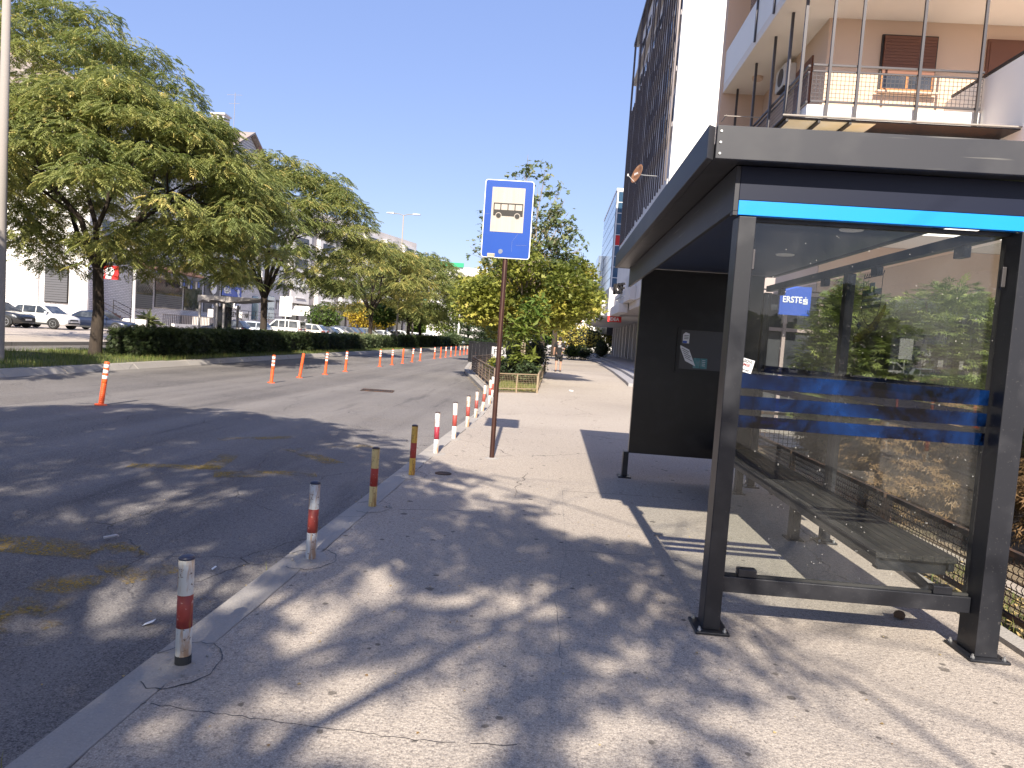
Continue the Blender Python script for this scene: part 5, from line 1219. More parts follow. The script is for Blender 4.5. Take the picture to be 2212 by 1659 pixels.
# ================================================================== CARS
m_tyre = M('tyre', (.018, .018, .018), .85)
m_rim = M('alloy_rim', (.50, .51, .52), .3, .8)
m_plastic = M('grey_car_plastic', (.035, .036, .038), .6)
m_lamp = M('headlight_glass', (.55, .58, .6), .1, .3, .8)
m_tail = M('tail_light', (.35, .01, .01), .2)
m_plate = M('number_plate', (.7, .7, .7), .5)
def carpaint(name, col, metal=.3): return M(name, col, .28, metal, .6, coat=1.0, layers=[(2.5, .45, .7, tuple(min(1, c * .85 + .01) for c in col), .4)])
def car(label, x, y, heading, kind, col, L=4.2, group=None, zb=.03, metal=.3):
    """local +x is forward; heading 0 = nose to +x"""
    t = thing('parked_car', label, 'car' if kind != 'van' else 'van', (x, y, zb), heading, group)
    Wd = {'sedan': .89, 'hatch': .85, 'suv': .93, 'van': .92}[kind]
    H = {'sedan': 1.44, 'hatch': 1.47, 'suv': 1.62, 'van': 1.84}[kind]
    belt = {'sedan': .90, 'hatch': .90, 'suv': 1.00, 'van': 1.06}[kind]; clear = {'sedan': .20, 'hatch': .20, 'suv': .28, 'van': .24}[kind]
    hood = {'sedan': .80, 'hatch': .82, 'suv': .98, 'van': .98}[kind]
    h = L / 2; pm = carpaint('car_paint', col, metal)
    # lower body stations: x, halfwidth factor, bottom, top
    rear_top = {'sedan': belt + .02, 'hatch': belt, 'suv': belt + .02, 'van': belt + .02}[kind]
    ST = [(-h, .74, clear + .12, rear_top - .22), (-h + .10, .90, clear + .02, rear_top - .06), (-h + .40, .99, clear, rear_top), (-h * .45, 1, clear - .02, belt), (0, 1, clear - .02, belt), (h * .36, 1, clear - .02, belt - .01), (h * .52, .99, clear, hood + .03), (h - .45, .97, clear, hood - .06), (h - .12, .86, clear + .02, hood - .17), (h, .66, clear + .10, hood - .30)]
    mb = MB(); rings = []
    for (sx, wf, zb_, zt_) in ST:
        w_ = Wd * wf; m_ = zb_ + (zt_ - zb_) * .55
        pts = [(0, zb_), (w_ * .88, zb_), (w_ * .97, zb_ + .08), (w_, m_), (w_ * .975, zt_ - .07), (w_ * .88, zt_ - .005), (w_ * .5, zt_ + .025), (0, zt_ + .035)]
        ring = [(sx, a, b) for a, b in pts] + [(sx, -a, b) for a, b in reversed(pts[1:-1])]; rings.append(ring)
    n = len(rings[0]); vs = [p for r_ in rings for p in r_]
    fs = [(i * n + k, (i + 1) * n + k, (i + 1) * n + (k + 1) % n, i * n + (k + 1) % n) for i in range(len(rings) - 1) for k in range(n)] + [tuple(range(n)), tuple(range((len(rings) - 1) * n, len(rings) * n))[::-1]]
    mb.add(vs, fs); body = mb.build('body', pm, t, smooth=True)
    # cabin
    if kind == 'sedan': CB = [(-h * .80, .86, belt), (-h * .46, .74, H - .06), (-h * .1, .75, H), (h * .10, .74, H - .03), (h * .46, .86, belt - .02)]
    elif kind == 'hatch': CB = [(-h + .12, .86, belt), (-h * .72, .76, H - .08), (-h * .2, .78, H), (h * .10, .76, H - .04), (h * .50, .86, belt - .02)]
    elif kind == 'suv': CB = [(-h + .10, .88, belt), (-h * .72, .77, H - .09), (-h * .2, .80, H), (h * .14, .77, H - .05), (h * .56, .88, belt - .03)]
    else: CB = [(-h + .03, .92, belt), (-h + .14, .86, H - .05), (-h * .2, .87, H), (h * .16, .85, H - .06), (h * .50, .90, belt - .02)]
    mb = MB(); vs = []
    for i, (sx, wf, z) in enumerate(CB):
        w_ = Wd * wf
        vs += [(sx, w_, z - (0 if i in (0, 4) else .07)), (sx, w_ * .86, z), (sx, -w_ * .86, z), (sx, -w_, z - (0 if i in (0, 4) else .07))]
    # lower edge line
    low = [(sx, Wd * .90, belt - .03) for sx, _, _ in CB]; base = len(vs); vs += low + [(a, -b, c) for a, b, c in low]
    fs = []
    for i in range(4):
        a = i * 4; b = a + 4
        fs += [(a + 1, a + 2, b + 2, b + 1), (a, a + 1, b + 1, b), (a + 2, a + 3, b + 3, b + 2), (base + i, a, b, base + i + 1), (a + 3, base + 5 + i, base + 6 + i, b + 3)]
    mb.add(vs, fs); mb.build('cabin', pm, t, smooth=False)
    def lerp(p, q, u): return tuple(p[k] + (q[k] - p[k]) * u for k in range(3))
    # side glass
    def sidepane(u0, u1, u0t, u1t, name='side_window'):
        """positions along belt and roof line"""
        xb0, xb1, xt0, xt1 = u0, u1, u0t, u1t
        for s_ in (1, -1):
            zt = H - .14; c = MB()
            yb_, yt_ = Wd * .905, Wd * ({'sedan': .775, 'hatch': .80, 'suv': .815, 'van': .885}[kind])
            c.prism([(xb0, s_ * yb_, belt + .03), (xb1, s_ * yb_, belt + .03), (xt1, s_ * yt_, zt), (xt0, s_ * yt_, zt)], (0, s_ * .012, 0)); c.build(name, m_carglass, t)
    f_ = h * (.48 if kind == 'suv' else .40); r_ = {'sedan': -h * .66, 'hatch': -h * .78, 'suv': -h * .84, 'van': -h * .86}[kind]
    ft = h * .10; rt_ = {'sedan': -h * .42, 'hatch': -h * .66, 'suv': -h * .64, 'van': -h * .82}[kind]
    m1 = -h * .02; sidepane(m1 + .03, f_, m1 + .03, ft)
    if kind in ('suv', 'van', 'hatch'):
        m2 = -h * .46; sidepane(m2 + .03, m1 - .04, m2 + .03, m1 - .04); sidepane(r_, m2 - .05, rt_, m2 - .05)
    else: sidepane(r_ + .12, m1 - .04, rt_ + .02, m1 - .04)
    c = MB(); a, b = CB[4], CB[3]
    for nm, (p, q) in (('windscreen', (CB[4], CB[3])), ('rear_window', (CB[0], CB[1]))):
        sg_ = 1 if nm == 'windscreen' else -1; c = MB()
        A0 = Vector((p[0], 0, p[2])).lerp(Vector((q[0], 0, q[2])), .10); A1 = Vector((p[0], 0, p[2])).lerp(Vector((q[0], 0, q[2])), .88)
        if nm == 'rear_window' and kind in ('van', 'suv', 'hatch'): A0 = Vector((p[0], 0, p[2])).lerp(Vector((q[0], 0, q[2])), .12)
        d = (A1 - A0).normalized(); nn = Vector((d.z, 0, -d.x)) * sg_ * .012
        w0, w1 = Wd * .80, Wd * .66
        c.prism([(A0.x, -w0, A0.z), (A0.x, w0, A0.z), (A1.x, w1, A1.z), (A1.x, -w1, A1.z)], nn); c.build(nm, m_carglass, t)
    # wheels
    R_ = {'sedan': .32, 'hatch': .31, 'suv': .36, 'van': .32}[kind]
    for wx in (-h + .78 if kind != 'van' else -h + .70, h - .80):
        for s_ in (1, -1):
            c = MB(); c.lathe([(R_ + .055, 0), (R_ + .055, .02)], n=22, axis='y'); c.v = [(a_ + wx, s_ * (b_ + Wd * .985), max(c_ + R_ , clear - .04)) for a_, b_, c_ in c.v]; c.build('wheel_arch', m_plastic if kind == 'suv' else m_tyre, t)
            c = MB(); c.lathe([(R_ * .9, -.20), (R_, -.17), (R_, .015), (R_ * .93, .035), (R_ * .66, .035)], n=24, axis='y'); c.v = [(a_ + wx, s_ * (b_ + Wd * .99), c_ + R_) for a_, b_, c_ in c.v]; wh = c.build('wheel', m_tyre, t, smooth=True)
            c = MB()
            c.lathe([(R_ * .66, .030), (R_ * .66, .045), (R_ * .58, .045), (R_ * .56, .03)], n=20, axis='y'); c.lathe([(R_ * .16, .02), (R_ * .14, .05)], n=10, axis='y')
            for k in range(5):
                a_ = 2 * math.pi * k / 5; c.bar((0, .038, 0), (R_ * .60 * math.cos(a_), .038, R_ * .60 * math.sin(a_)), .05, .012)
            c.v = [(a_ + wx, s_ * (b_ + Wd * .99), c_ + R_) for a_, b_, c_ in c.v]; c.build('rim', m_rim, wh)
    for s_ in (1, -1):
        c = MB(); c.prism([(h - .02, s_ * Wd * .42, hood - .36), (h - .20, s_ * Wd * .90, hood - .33), (h - .34, s_ * Wd * .965, hood - .20), (h - .12, s_ * Wd * .60, hood - .21)], (.03, s_ * .012, .02)); c.build('headlight', m_lamp, t)
        zz = belt - .22 if kind in ('sedan', 'hatch') else belt - .10
        c = MB(); c.prism([(-h + .03, s_ * Wd * .60, zz - .08), (-h + .18, s_ * Wd * .955, zz - .08), (-h + .20, s_ * Wd * .93, zz + (.34 if kind == 'van' else .10)), (-h + .05, s_ * Wd * .66, zz + .10)], (-.035, s_ * .012, 0)); c.build('tail_light', m_tail, t)
        c = MB(); c.lathe([(.02, -.08), (.075, -.05), (.075, .06), (.02, .09)], (h * .38, s_ * (Wd + .09), belt + .07), 8, axis='y'); c.build('mirror', pm, t)
        c = MB(); c.box(-.10, .10, -.006, .006, -.012, .012); c.v = [(a_ + h * .02, s_ * (Wd + .004) + b_, belt - .12 + c_) for a_, b_, c_ in c.v]; c.build('door_handle', m_rim, t)
        for xs in (h * .40, -h * .03, -h * .45):
            c = MB(); c.box(xs - .006, xs + .006, s_ * (Wd - .008), s_ * (Wd + .0025), clear + .12, belt - .03) if s_ > 0 else c.box(xs - .006, xs + .006, -(Wd + .0025), -(Wd - .008), clear + .12, belt - .03); c.build('door_gap', m_tyre, t)
        c = MB(); c.box(-h * .52, h * .52, min(s_ * Wd * .95, s_ * (Wd + .006)), max(s_ * Wd * .95, s_ * (Wd + .006)), clear - .01, clear + .11); c.build('sill', m_plastic, t)
    c = MB(); c.box(h - .08, h + .012, -Wd * .42, Wd * .42, clear + .30, clear + .40); c.build('grille', m_plastic, t)
    c = MB(); c.box(h - .08, h + .010, -Wd * .60, Wd * .60, clear + .10, clear + .20); c.build('lower_grille', m_plastic, t)
    c = MB(); c.box(h + .008, h + .022, -.26, .26, clear + .22, clear + .31); c.build('number_plate', m_plate, t)
    c = MB(); c.box(-h - .016, -h + .04, -.26, .26, clear + .34, clear + .43); c.build('number_plate', m_plate, t)
    c = MB(); c.box(-h - .012, -h + .10, -Wd * .70, Wd * .70, clear + .12, clear + .22); c.build('bumper', m_plastic, t)
    return t
PI = math.pi
G1 = 'cars parked nose to the road at the left'; G2 = 'cars parked with their tails to the road'
car('black off-road style car at the far left edge, half hidden by the lamp pole', -35.6, 43.6, 0, 'suv', (.02, .022, .025), 4.4, G1)
car('white crossover with black lower trim parked beside the dark blue saloon', -34.4, 46.4, 0, 'suv', (.78, .78, .77), 4.1, G1, metal=0)
car('dark blue saloon parked behind the big mimosa trunk', -32.7, 49.8, 0, 'sedan', (.018, .026, .055), 4.9, G1)
car('black hatchback parked beyond the small roadside kiosk', -28.3, 60, PI, 'hatch', (.012, .012, .015), 4.1, G2)
car('silver-white hatchback between the black hatchback and the white van', -27.5, 63, PI, 'hatch', (.60, .63, .68), 4.1, G2, metal=.5)
car('white high roofed van with red tail lights', -25.7, 66, PI, 'van', (.76, .75, .72), 4.3, G2, metal=0)
car('pale beige off-road style car to the right of the white van', -24.7, 69.3, PI, 'suv', (.62, .58, .52), 4.6, G2)
car('dark grey hatchback mostly hidden behind the beige car', -24.3, 72.3, PI, 'hatch', (.05, .055, .07), 4.2, G2)
car('silver saloon with a long sloping roof', -24.0, 75.6, PI, 'sedan', (.58, .60, .63), 4.8, G2, metal=.5)
car('dark grey estate behind the silver saloon', -24.2, 79, PI, 'suv', (.07, .075, .085), 4.6, G2)
car('black off-road style car, last of the tail-out row', -24.3, 82.4, PI, 'suv', (.015, .015, .018), 4.5, G2)
car('grey-green off-road style car under the golden tree', -25.2, 96, 0, 'suv', (.13, .14, .11), 4.5)
car('silver car just right of the third mimosa trunk', -23.8, 99.5, 0, 'hatch', (.50, .52, .54), 4.2, metal=.5)
car('white off-road style car with dark wheels beyond the third mimosa', -23.4, 104, PI, 'suv', (.75, .75, .74), 4.4, metal=0)
car('white car farther back behind the hedge gap', -21.9, 108, PI, 'hatch', (.74, .75, .76), 4.2, metal=0)
car('white saloon seen between the two far mimosa trunks', -22.6, 115, PI, 'sedan', (.74, .74, .72), 4.5, metal=0)
car('white car seen under the farthest mimosa crown', -22.0, 121, PI, 'hatch', (.72, .72, .7), 4.2, metal=0)
car('silver-blue car crossing the junction past the far hedge', -14.9, 118, R(-75), 'hatch', (.40, .46, .52), 4.2, metal=.5, zb=RZ_)
car('small white van parked beyond the planter shrubs', -3.6, 96, R(80), 'van', (.74, .74, .74), 4.4, metal=0, zb=RZ_)
car('white van on the far side of the junction behind the walking person', 1.0, 135, PI, 'van', (.74, .74, .74), 4.4, metal=0, zb=RZ_)

# ================================================================== STREET FURNITURE
lpz = thing('lamp_post', 'tall pale concrete lamp post at the left edge beside the grass', 'lamp post', (-14.12, 17.4, .03))
q = MB(); q.lathe([(.145, -.05), (.135, 0), (.115, 4), (.085, 9.8)], n=18); q.build('pole', m_concpole, lpz, smooth=True)
q = MB(); q.tube([(0, 0, 9.7), (.5, 0, 10.2), (1.6, 0, 10.4)], .04, 8); q.build('arm', m_concpole, lpz); q = MB(); q.prism([(1.5, -.12, 10.36), (2.2, -.12, 10.40), (2.2, -.12, 10.48), (1.5, -.12, 10.52)], (0, .24, 0)); q.build('lamp_head', m_fascia, lpz)
q = MB(); q.box(-.06, .06, -.14, -.11, 1.0, 1.35); q.build('hatch', m_concpole, lpz)
def street_lamp(x, y, h, label, double=True, mat=m_concpole, r=.09):
    t = thing('street_lamp', label, 'street lamp', (x, y, 0)); q = MB(); q.lathe([(r * 1.3, 0), (r, 1), (r * .6, h)], n=12); q.build('pole', mat, t, smooth=True)
    for s_ in ((-1, 1) if double else (1,)):
        q = MB(); q.tube([(0, 0, h - .05), (s_ * .4, 0, h + .08), (s_ * .9, 0, h + .1)], .035, 6); a_ = q.build('arm', mat, t)
        q = MB(); q.prism([(s_ * .85, -.13, h + .05), (s_ * 1.5, -.13, h + .08), (s_ * 1.5, -.13, h + .14), (s_ * .85, -.13, h + .18)], (0, .26, 0)); q.build('lamp_head', m_fascia, a_)
    return t
p = AX(872, 462, -14); street_lamp(p.x, p.y, p.z - .1, 'tall thin double headed street lamp rising above the median trees')
street_lamp(AX(866, 700, -14.6).x, 73.0, 6.0, 'pale metal pole in the gap between the two hedges', False, m_concpole, .12)
street_lamp(A(989, 735, 98).x, 98, 6.5, 'white lamp pole by the bend of the road', False, m_whitepaint, .11)
sp_ = thing('stop_sign_pole', 'white blank stop board on a thin pole in front of the white van', 'sign', AX(616, 700, -19.0)); sp_.location.z = RZ_
q = MB(); q.lathe([(.035, 0), (.035, 3.55)], n=8); q.build('pole', m_whitepaint, sp_); q = MB(); q.box(-.45, .45, -.06, -.03, 2.1, 3.5); q.build('board', m_whitepaint, sp_, bevel=.01)
ks_ = thing('kiosk_shelter', 'small old grey bus shelter with an arched roof edge across the road', 'bus shelter', (-19.2, 40.3, .0))
for xx, yy in ((-.9, -.9), (.1, -.9), (.5, -.9), (-.9, .9), (.5, .9)): q = MB(); q.box(xx - .05, xx + .05, yy - .05, yy + .05, 0, 2.35); q.build('post', m_greybeige, ks_)
q = MB(); q.prism([(-1.0, -1.0, 2.34), (-.7, -1.0, 2.52), (-.35, -1.0, 2.40), (-.3, -1.0, 2.52), (.1, -1.0, 2.52), (.7, -1.0, 2.44), (2.6, -1.0, 2.72), (2.6, -1.0, 2.78), (-1.0, -1.0, 2.76)], (0, 2.1, 0)); q.build('roof', m_greybeige, ks_)
q = MB(); q.box(.12, .16, -.85, .85, .3, 2.2); q.build('side_panel', m_shop, ks_)
# small street lamp by the entrance steps
t = thing('garden_lamp', 'white round street lamp column beside the brown steps', 'lamp post', (-37.3, 61.3, 0)); q = MB(); q.lathe([(.22, 0), (.16, .9), (.13, 1.0), (.12, 5.0), (.2, 5.05), (.02, 5.4)], n=10); q.build('pole', m_fascia, t)
# yellow rubbish, paper, stones
def litter(name, label, cat, loc, pts, mat, h=.006, rz=0):
    t = MB(); t.prism([(a, b, 0) for a, b in pts], (0, 0, h)); t.v = [(x, y, z + .012 * math.sin(x * 60) + .004 * math.cos(y * 90)) for x, y, z in t.v]
    o = t.build(name, mat); o.location = loc; o.location.z += .014; o.rotation_euler = (0, 0, rz); tag(o, label, cat); return o
p = G(240, 1166, RZ_); litter('crumpled_wrapper', 'crumpled pale green-grey wrapper lying on the shaded road', 'wrapper', p, [(-.045, -.008), (.03, -.012), (.05, .003), (.03, .010), (-.012, .006), (-.05, .006)], m_greybeige, .010, .5)
p = G(322, 1350, RZ_); litter('paper_scrap', 'flat white rectangular paper scrap on the road beside the nearest bollard', 'paper', p, [(-.028, -.018), (.026, -.020), (.028, .018), (-.026, .020)], m_paper, .001, .2)
p = G(1234, 846); litter('paper_scrap', 'white crumpled tissue on the open pavement', 'tissue', p, [(-.06, -.03), (.05, -.04), (.07, .02), (0, .06), (-.07, .03)], m_paper, .03, .1)
p = G(462, 1232, RZ_); litter('paper_scrap', 'tiny white scrap on the road near the second bollard', 'paper', p, [(-.014, -.012), (.014, -.010), (.012, .014), (-.012, .012)], m_paper, .002, .7)
p = G(1985, 1322, 0)
q = MB(); q.lathe([(.010, 0), (.030, .006), (.034, .022), (.022, .042), (.006, .048)], n=8); q.v = [(x * (1 + .18 * math.sin(y * 90)), y * (1 + .2 * math.cos(x * 80)), z) for x, y, z in q.v]; o = q.build('stone', m_rubble); o.location = (2.18, 4.28, 0); tag(o, 'small brown stone on the pavement inside the shelter', 'stone')
n = 420; pp = np.stack([rg.uniform(-1.3, 2.7, n), rg.uniform(1.6, 12, n), np.full(n, .004)], 1)
o = scatter('pavement_litter', LEAF, pp, rots(n, rg, up=.2), rg.uniform(.004, .018, n), rg.random(n), m_litter); o['kind'] = 'stuff'; tag(o, 'tiny leaf crumbs and grit scattered over the pavement', 'litter')
n = 900; pp = np.stack([rg.uniform(-8, -1.6, n), rg.uniform(2, 14, n), np.full(n, RZ_ + .006)], 1)
o = scatter('road_litter', LEAF, pp, rots(n, rg, up=.2), rg.uniform(.004, .016, n), rg.random(n), m_litter); o['kind'] = 'stuff'; tag(o, 'pale bits of litter and leaf crumbs over the road', 'litter')
n = 1300; yy = rg.uniform(-1, 30, n); pp = np.stack([np.array([kx(float(a)) for a in yy]) - np.abs(rg.normal(0, .05, n)) - .01, yy, np.full(n, RZ_ + .006)], 1)
o = scatter('gutter_litter', LEAF, pp, rots(n, rg, up=.4), rg.uniform(.006, .025, n), rg.random(n), m_litter); o['kind'] = 'stuff'; tag(o, 'dry leaves and sand gathered in the gutter along the kerb', 'litter')
n = 500; yy = rg.uniform(1.5, 9, n); pp = np.stack([np.array([kx(float(a)) for a in yy]) - np.abs(rg.normal(0, .035, n)) - .01, yy, np.full(n, RZ_)], 1); k_ = (np.sin(yy * 3.1) > .6); pp = pp[k_]; n = len(pp)
o = scatter('gutter_weeds', BLADE, pp, rots(n, rg, yaw=rg.uniform(0, 6.28, n), tilt=rg.normal(0, .6, n)), rg.uniform(.03, .09, n), rg.uniform(.7, 1, n), m_grass); o['kind'] = 'stuff'; tag(o, 'dry grass tufts growing in the gutter beside the kerb', 'weeds')

# ================================================================== PERSON
PN = thing('person', 'person walking away in a black T-shirt, black shorts and sandals, looking down', 'person', G(1205, 803))
def skinfig(name, verts, edges, radii, mat, sub=1, parent=PN):
    me = bpy.data.meshes.new(name); me.from_pydata(verts, edges, []); o = bpy.data.objects.new(name, me); COL.objects.link(o)
    sk_ = o.modifiers.new('skin', 'SKIN'); me.skin_vertices.new() if hasattr(me.skin_vertices, 'new') else None
    if not me.skin_vertices:
        bm = __import__('bmesh').new(); bm.from_mesh(me); ly = bm.verts.layers.skin.verify(); bm.to_mesh(me); bm.free()
    for i, r in enumerate(radii):
        r = r if isinstance(r, tuple) else (r, r)
        me.skin_vertices[0].data[i].radius = r; me.skin_vertices[0].data[i].use_root = (i == 0)
    sk_.use_smooth_shade = True
    m_ = o.modifiers.new('subdivision', 'SUBSURF'); m_.levels = sub; m_.render_levels = sub
    me.materials.append(mat)
    dg = bpy.context.evaluated_depsgraph_get(); m2 = bpy.data.meshes.new_from_object(o.evaluated_get(dg)); bpy.data.objects.remove(o)
    m2.name = name; m2.materials.clear(); m2.materials.append(mat); m2.polygons.foreach_set('use_smooth', [True] * len(m2.polygons))
    o = bpy.data.objects.new(name, m2); COL.objects.link(o); o.parent = parent; return o
V_ = [(0, 0, .93), (0, 0, 1.12), (0, 0, 1.36), (0, .01, 1.49), (0, .03, 1.57), (0, .05, 1.67),
      (-.19, 0, 1.42), (-.26, -.01, 1.17), (-.27, .05, .93), (-.27, .07, .84),
      (.19, 0, 1.42), (.25, .02, 1.17), (.17, .22, 1.10), (.13, .28, 1.12),
      (-.10, 0, .88), (-.11, -.03, .50), (-.12, -.10, .10), (-.13, .03, .04),
      (.10, 0, .88), (.11, .06, .50), (.11, .05, .10), (.12, .19, .04)]
E_ = [(0, 1), (1, 2), (2, 3), (3, 4), (4, 5), (2, 6), (6, 7), (7, 8), (8, 9), (2, 10), (10, 11), (11, 12), (12, 13), (0, 14), (14, 15), (15, 16), (16, 17), (0, 18), (18, 19), (19, 20), (20, 21)]
R__ = [(.15, .11), (.13, .10), (.16, .10), .055, .06, (.075, .09), .06, .045, .032, .035, .06, .045, .032, .035, .085, .06, .04, .04, .085, .06, .04, .04]
skinfig('body', V_, E_, R__, m_skin, 2)
skinfig('t_shirt', [(0, 0, 1.05), (0, 0, .90), (0, 0, 1.22), (0, 0, 1.38), (0, .01, 1.47), (-.19, 0, 1.42), (-.255, -.005, 1.22), (.19, 0, 1.42), (.245, .015, 1.22)], [(0, 1), (0, 2), (2, 3), (3, 4), (3, 5), (5, 6), (3, 7), (7, 8)], [(.165, .125), (.175, .13), (.165, .12), (.185, .12), .075, .085, .07, .085, .07], m_cloth, 2)
skinfig('shorts', [(0, 0, .90), (-.10, 0, .82), (-.115, -.02, .52), (.10, 0, .82), (.115, .05, .52)], [(0, 1), (1, 2), (0, 3), (3, 4)], [(.165, .125), .115, .095, .115, .095], m_cloth, 2)
q = MB(); q.lathe([(.02, -.12), (.075, -.09), (.098, -.02), (.098, .04), (.075, .09), (.02, .115)], (0, .04, 1.675), 12); q.build('hair', m_hair, PN, smooth=True)
q = MB()
for z, wd in ((1.36, .09), (1.31, .07), (1.27, .085)): q.box(-wd, wd, -.136, -.131, z - .008, z + .008)
q.build('shirt_print', m_paper, PN)
for x_, y_ in ((-.13, .0), (.12, .14)): q = MB(); q.box(x_ - .05, x_ + .05, y_ - .14, y_ + .14, 0, .03); q.build('sandal', m_ink, PN, bevel=.01)

# ================================================================== VEGETATION
mimosa(-15.0, 22.6, 'large spreading mimosa tree with dark trunk and yellow pods, nearest on the median', 4.9, 4.7, 8.8, 2.9, 11, n=140, per=135, fs=.27, r0=.185, cx=.75, cy=.1, yel=.10, zlow=3.0, under=.42)
mimosa(-26.2, 30, 'tall mimosa tree rising behind the nearest one at the left edge', 6.3, 8.8, 14.2, 5.0, 23, n=120, per=80, fs=.30, r0=.22, lumps=1.1, yel=.05, under=.5, group=None, cx=4.2, zlow=5.5)
mimosa(-15.0, 36, 'mimosa tree with long feathery outer branches, second along the median', 4.7, 5.3, 9.7, 2.7, 37, n=100, per=84, fs=.30, r0=.18, lumps=.8, yel=.02, cx=1.1, zlow=3.3, under=.5)
mimosa(-14.9, 57.5, 'yellow-topped mimosa tree, third along the median', 4.9, 4.9, 8.8, 2.8, 41, n=90, per=46, fs=.38, r0=.17, yel=.22, zlow=3.2, under=.5)
mimosa(-14.9, 72.2, 'dark green mimosa tree beyond the hedge gap, fourth along the median', 5.4, 4.6, 9.0, 2.6, 53, n=90, per=36, fs=.46, r0=.2, zlow=3.0, under=.8)
mimosa(-15.0, 79.5, 'farthest mimosa tree of the median row', 5.9, 4.9, 10.6, 2.6, 67, n=90, per=36, fs=.5, r0=.18, zlow=3.0, under=.8)
# trees behind the camera that shade the foreground
BH = 'kerbside mimosa trees behind the viewer'
mimosa(-1.25, -3.4, 'kerbside mimosa tree behind the camera shading the road', 4.3, 5.2, 8.0, 3.2, 71, n=70, per=64, fs=.40, r0=.08, zb=0, group=BH, under=.2, lumps=.7, cx=-4.0, cy=2.9, zlow=4.6)
mimosa(3.0, -4.6, 'mimosa tree behind the camera shading the pavement', 2.2, 5.2, 7.2, 3.2, 83, n=20, per=56, fs=.33, r0=.07, zb=0, group=BH, under=.0, lumps=.7, cx=-3.8, cy=1.2, zlow=4.6)
mimosa(-15.6, 9.8, 'mimosa tree on the median just outside the picture on the left', 4.0, 4.8, 8.2, 2.8, 101, n=70, per=60, fs=.40, r0=.16, under=.4, zlow=3.2)
mimosa(-1.3, -10.5, 'farther kerbside mimosa tree behind the camera', 4.4, 5.0, 7.8, 2.8, 97, n=60, per=60, fs=.42, r0=.15, zb=0, group=BH, under=.2, cx=-2.0, cy=2.0, zlow=4.4)

def hedge(name, label, x0, x1, y0, y1, h, n, seed, mat=m_hedge, size=.085, group='clipped hedges on the median', zb=.02, tint=(.1, .8)):
    rg = np.random.default_rng(seed); t = thing(name, label, 'hedge', ((x0 + x1) / 2, (y0 + y1) / 2, zb), 0, group)
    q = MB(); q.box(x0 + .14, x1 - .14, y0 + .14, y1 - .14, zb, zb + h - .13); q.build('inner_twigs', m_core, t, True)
    L = y1 - y0; w_ = x1 - x0
    areas = np.array([L * h, L * h, L * w_, w_ * h, w_ * h]); cnt = (n * areas / areas.sum()).astype(int); P = []
    for i, k in enumerate(cnt):
        u = rg.random(k); v = rg.random(k); d = rg.uniform(-.03, .14, k)
        yy = y0 + u * L
        if i == 0: p = np.stack([np.full(k, x1) - d, yy, v * h], 1)
        elif i == 1: p = np.stack([np.full(k, x0) + d, yy, v * h], 1)
        elif i == 2: p = np.stack([x0 + v * w_, yy, h - d], 1)
        elif i == 3: p = np.stack([x0 + u * w_, np.full(k, y0) + d, v * h], 1)
        else: p = np.stack([x0 + u * w_, np.full(k, y1) - d, v * h], 1)
        P.append(p)
    P = np.concatenate(P); bulge = .08 * np.sin(P[:, 1] * 1.7 + seed) + .05 * np.sin(P[:, 1] * 4.1) 
    P[:, 0] += (P[:, 0] - (x0 + x1) / 2) / w_ * bulge * 2; P[:, 2] *= 1 + bulge * .7 + .03 * np.sin(P[:, 0] * 9); P += rg.normal(0, .03, P.shape); P[:, 2] = np.maximum(P[:, 2], .02) + zb
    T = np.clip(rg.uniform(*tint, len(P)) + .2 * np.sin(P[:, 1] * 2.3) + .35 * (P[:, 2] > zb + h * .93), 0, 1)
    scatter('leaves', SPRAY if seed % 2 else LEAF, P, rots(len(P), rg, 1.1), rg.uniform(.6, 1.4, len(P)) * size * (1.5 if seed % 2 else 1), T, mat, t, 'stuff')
    return t
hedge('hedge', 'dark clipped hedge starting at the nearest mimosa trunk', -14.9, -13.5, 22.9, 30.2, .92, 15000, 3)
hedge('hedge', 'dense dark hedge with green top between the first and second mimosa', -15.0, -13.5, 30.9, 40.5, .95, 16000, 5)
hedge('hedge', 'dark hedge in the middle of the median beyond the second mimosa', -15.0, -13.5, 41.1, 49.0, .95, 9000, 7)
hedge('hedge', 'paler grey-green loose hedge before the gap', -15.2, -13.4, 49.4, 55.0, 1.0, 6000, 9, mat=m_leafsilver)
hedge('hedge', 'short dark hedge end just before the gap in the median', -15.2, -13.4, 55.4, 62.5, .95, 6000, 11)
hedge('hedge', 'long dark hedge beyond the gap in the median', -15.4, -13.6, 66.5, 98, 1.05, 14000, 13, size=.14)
hedge('hedge', 'low pale round hedge on the far side of the junction', -10.5, -6.0, 112, 116, 1.0, 4000, 15, mat=m_leafsilver, size=.2, group=None, zb=RZ_)
broadleaf('ornamental_grass', -13.9, 96, 'tall tufted grey-green grass clump at the end of the long hedge', 'plant', [(-13.9, 96, .9, 1.4, 2.5, .8)], 3000, .45, m_leafsilver, LONG, 17, up=.5, zb=.02)

# planter shrubs: plane tree, magnolia, low bushes
rgb = random.Random(4)
pb = [(-1.15 + rgb.uniform(-2.3, 2.1), 27 + rgb.uniform(-1.5, 1.5), 3.2 + rgb.uniform(-1.1, 1.2), .95, .9, .75) for _ in range(20)]
broadleaf('plane_tree', -1.15, 27, 'young plane tree with yellowing lower crown in the fenced planter behind the bus stop sign', 'tree', pb, 20000, .135, m_leafy, LOBED, 31, r0=.10, trunk=1.9, bark=m_palebark, tint=(.1, 1))
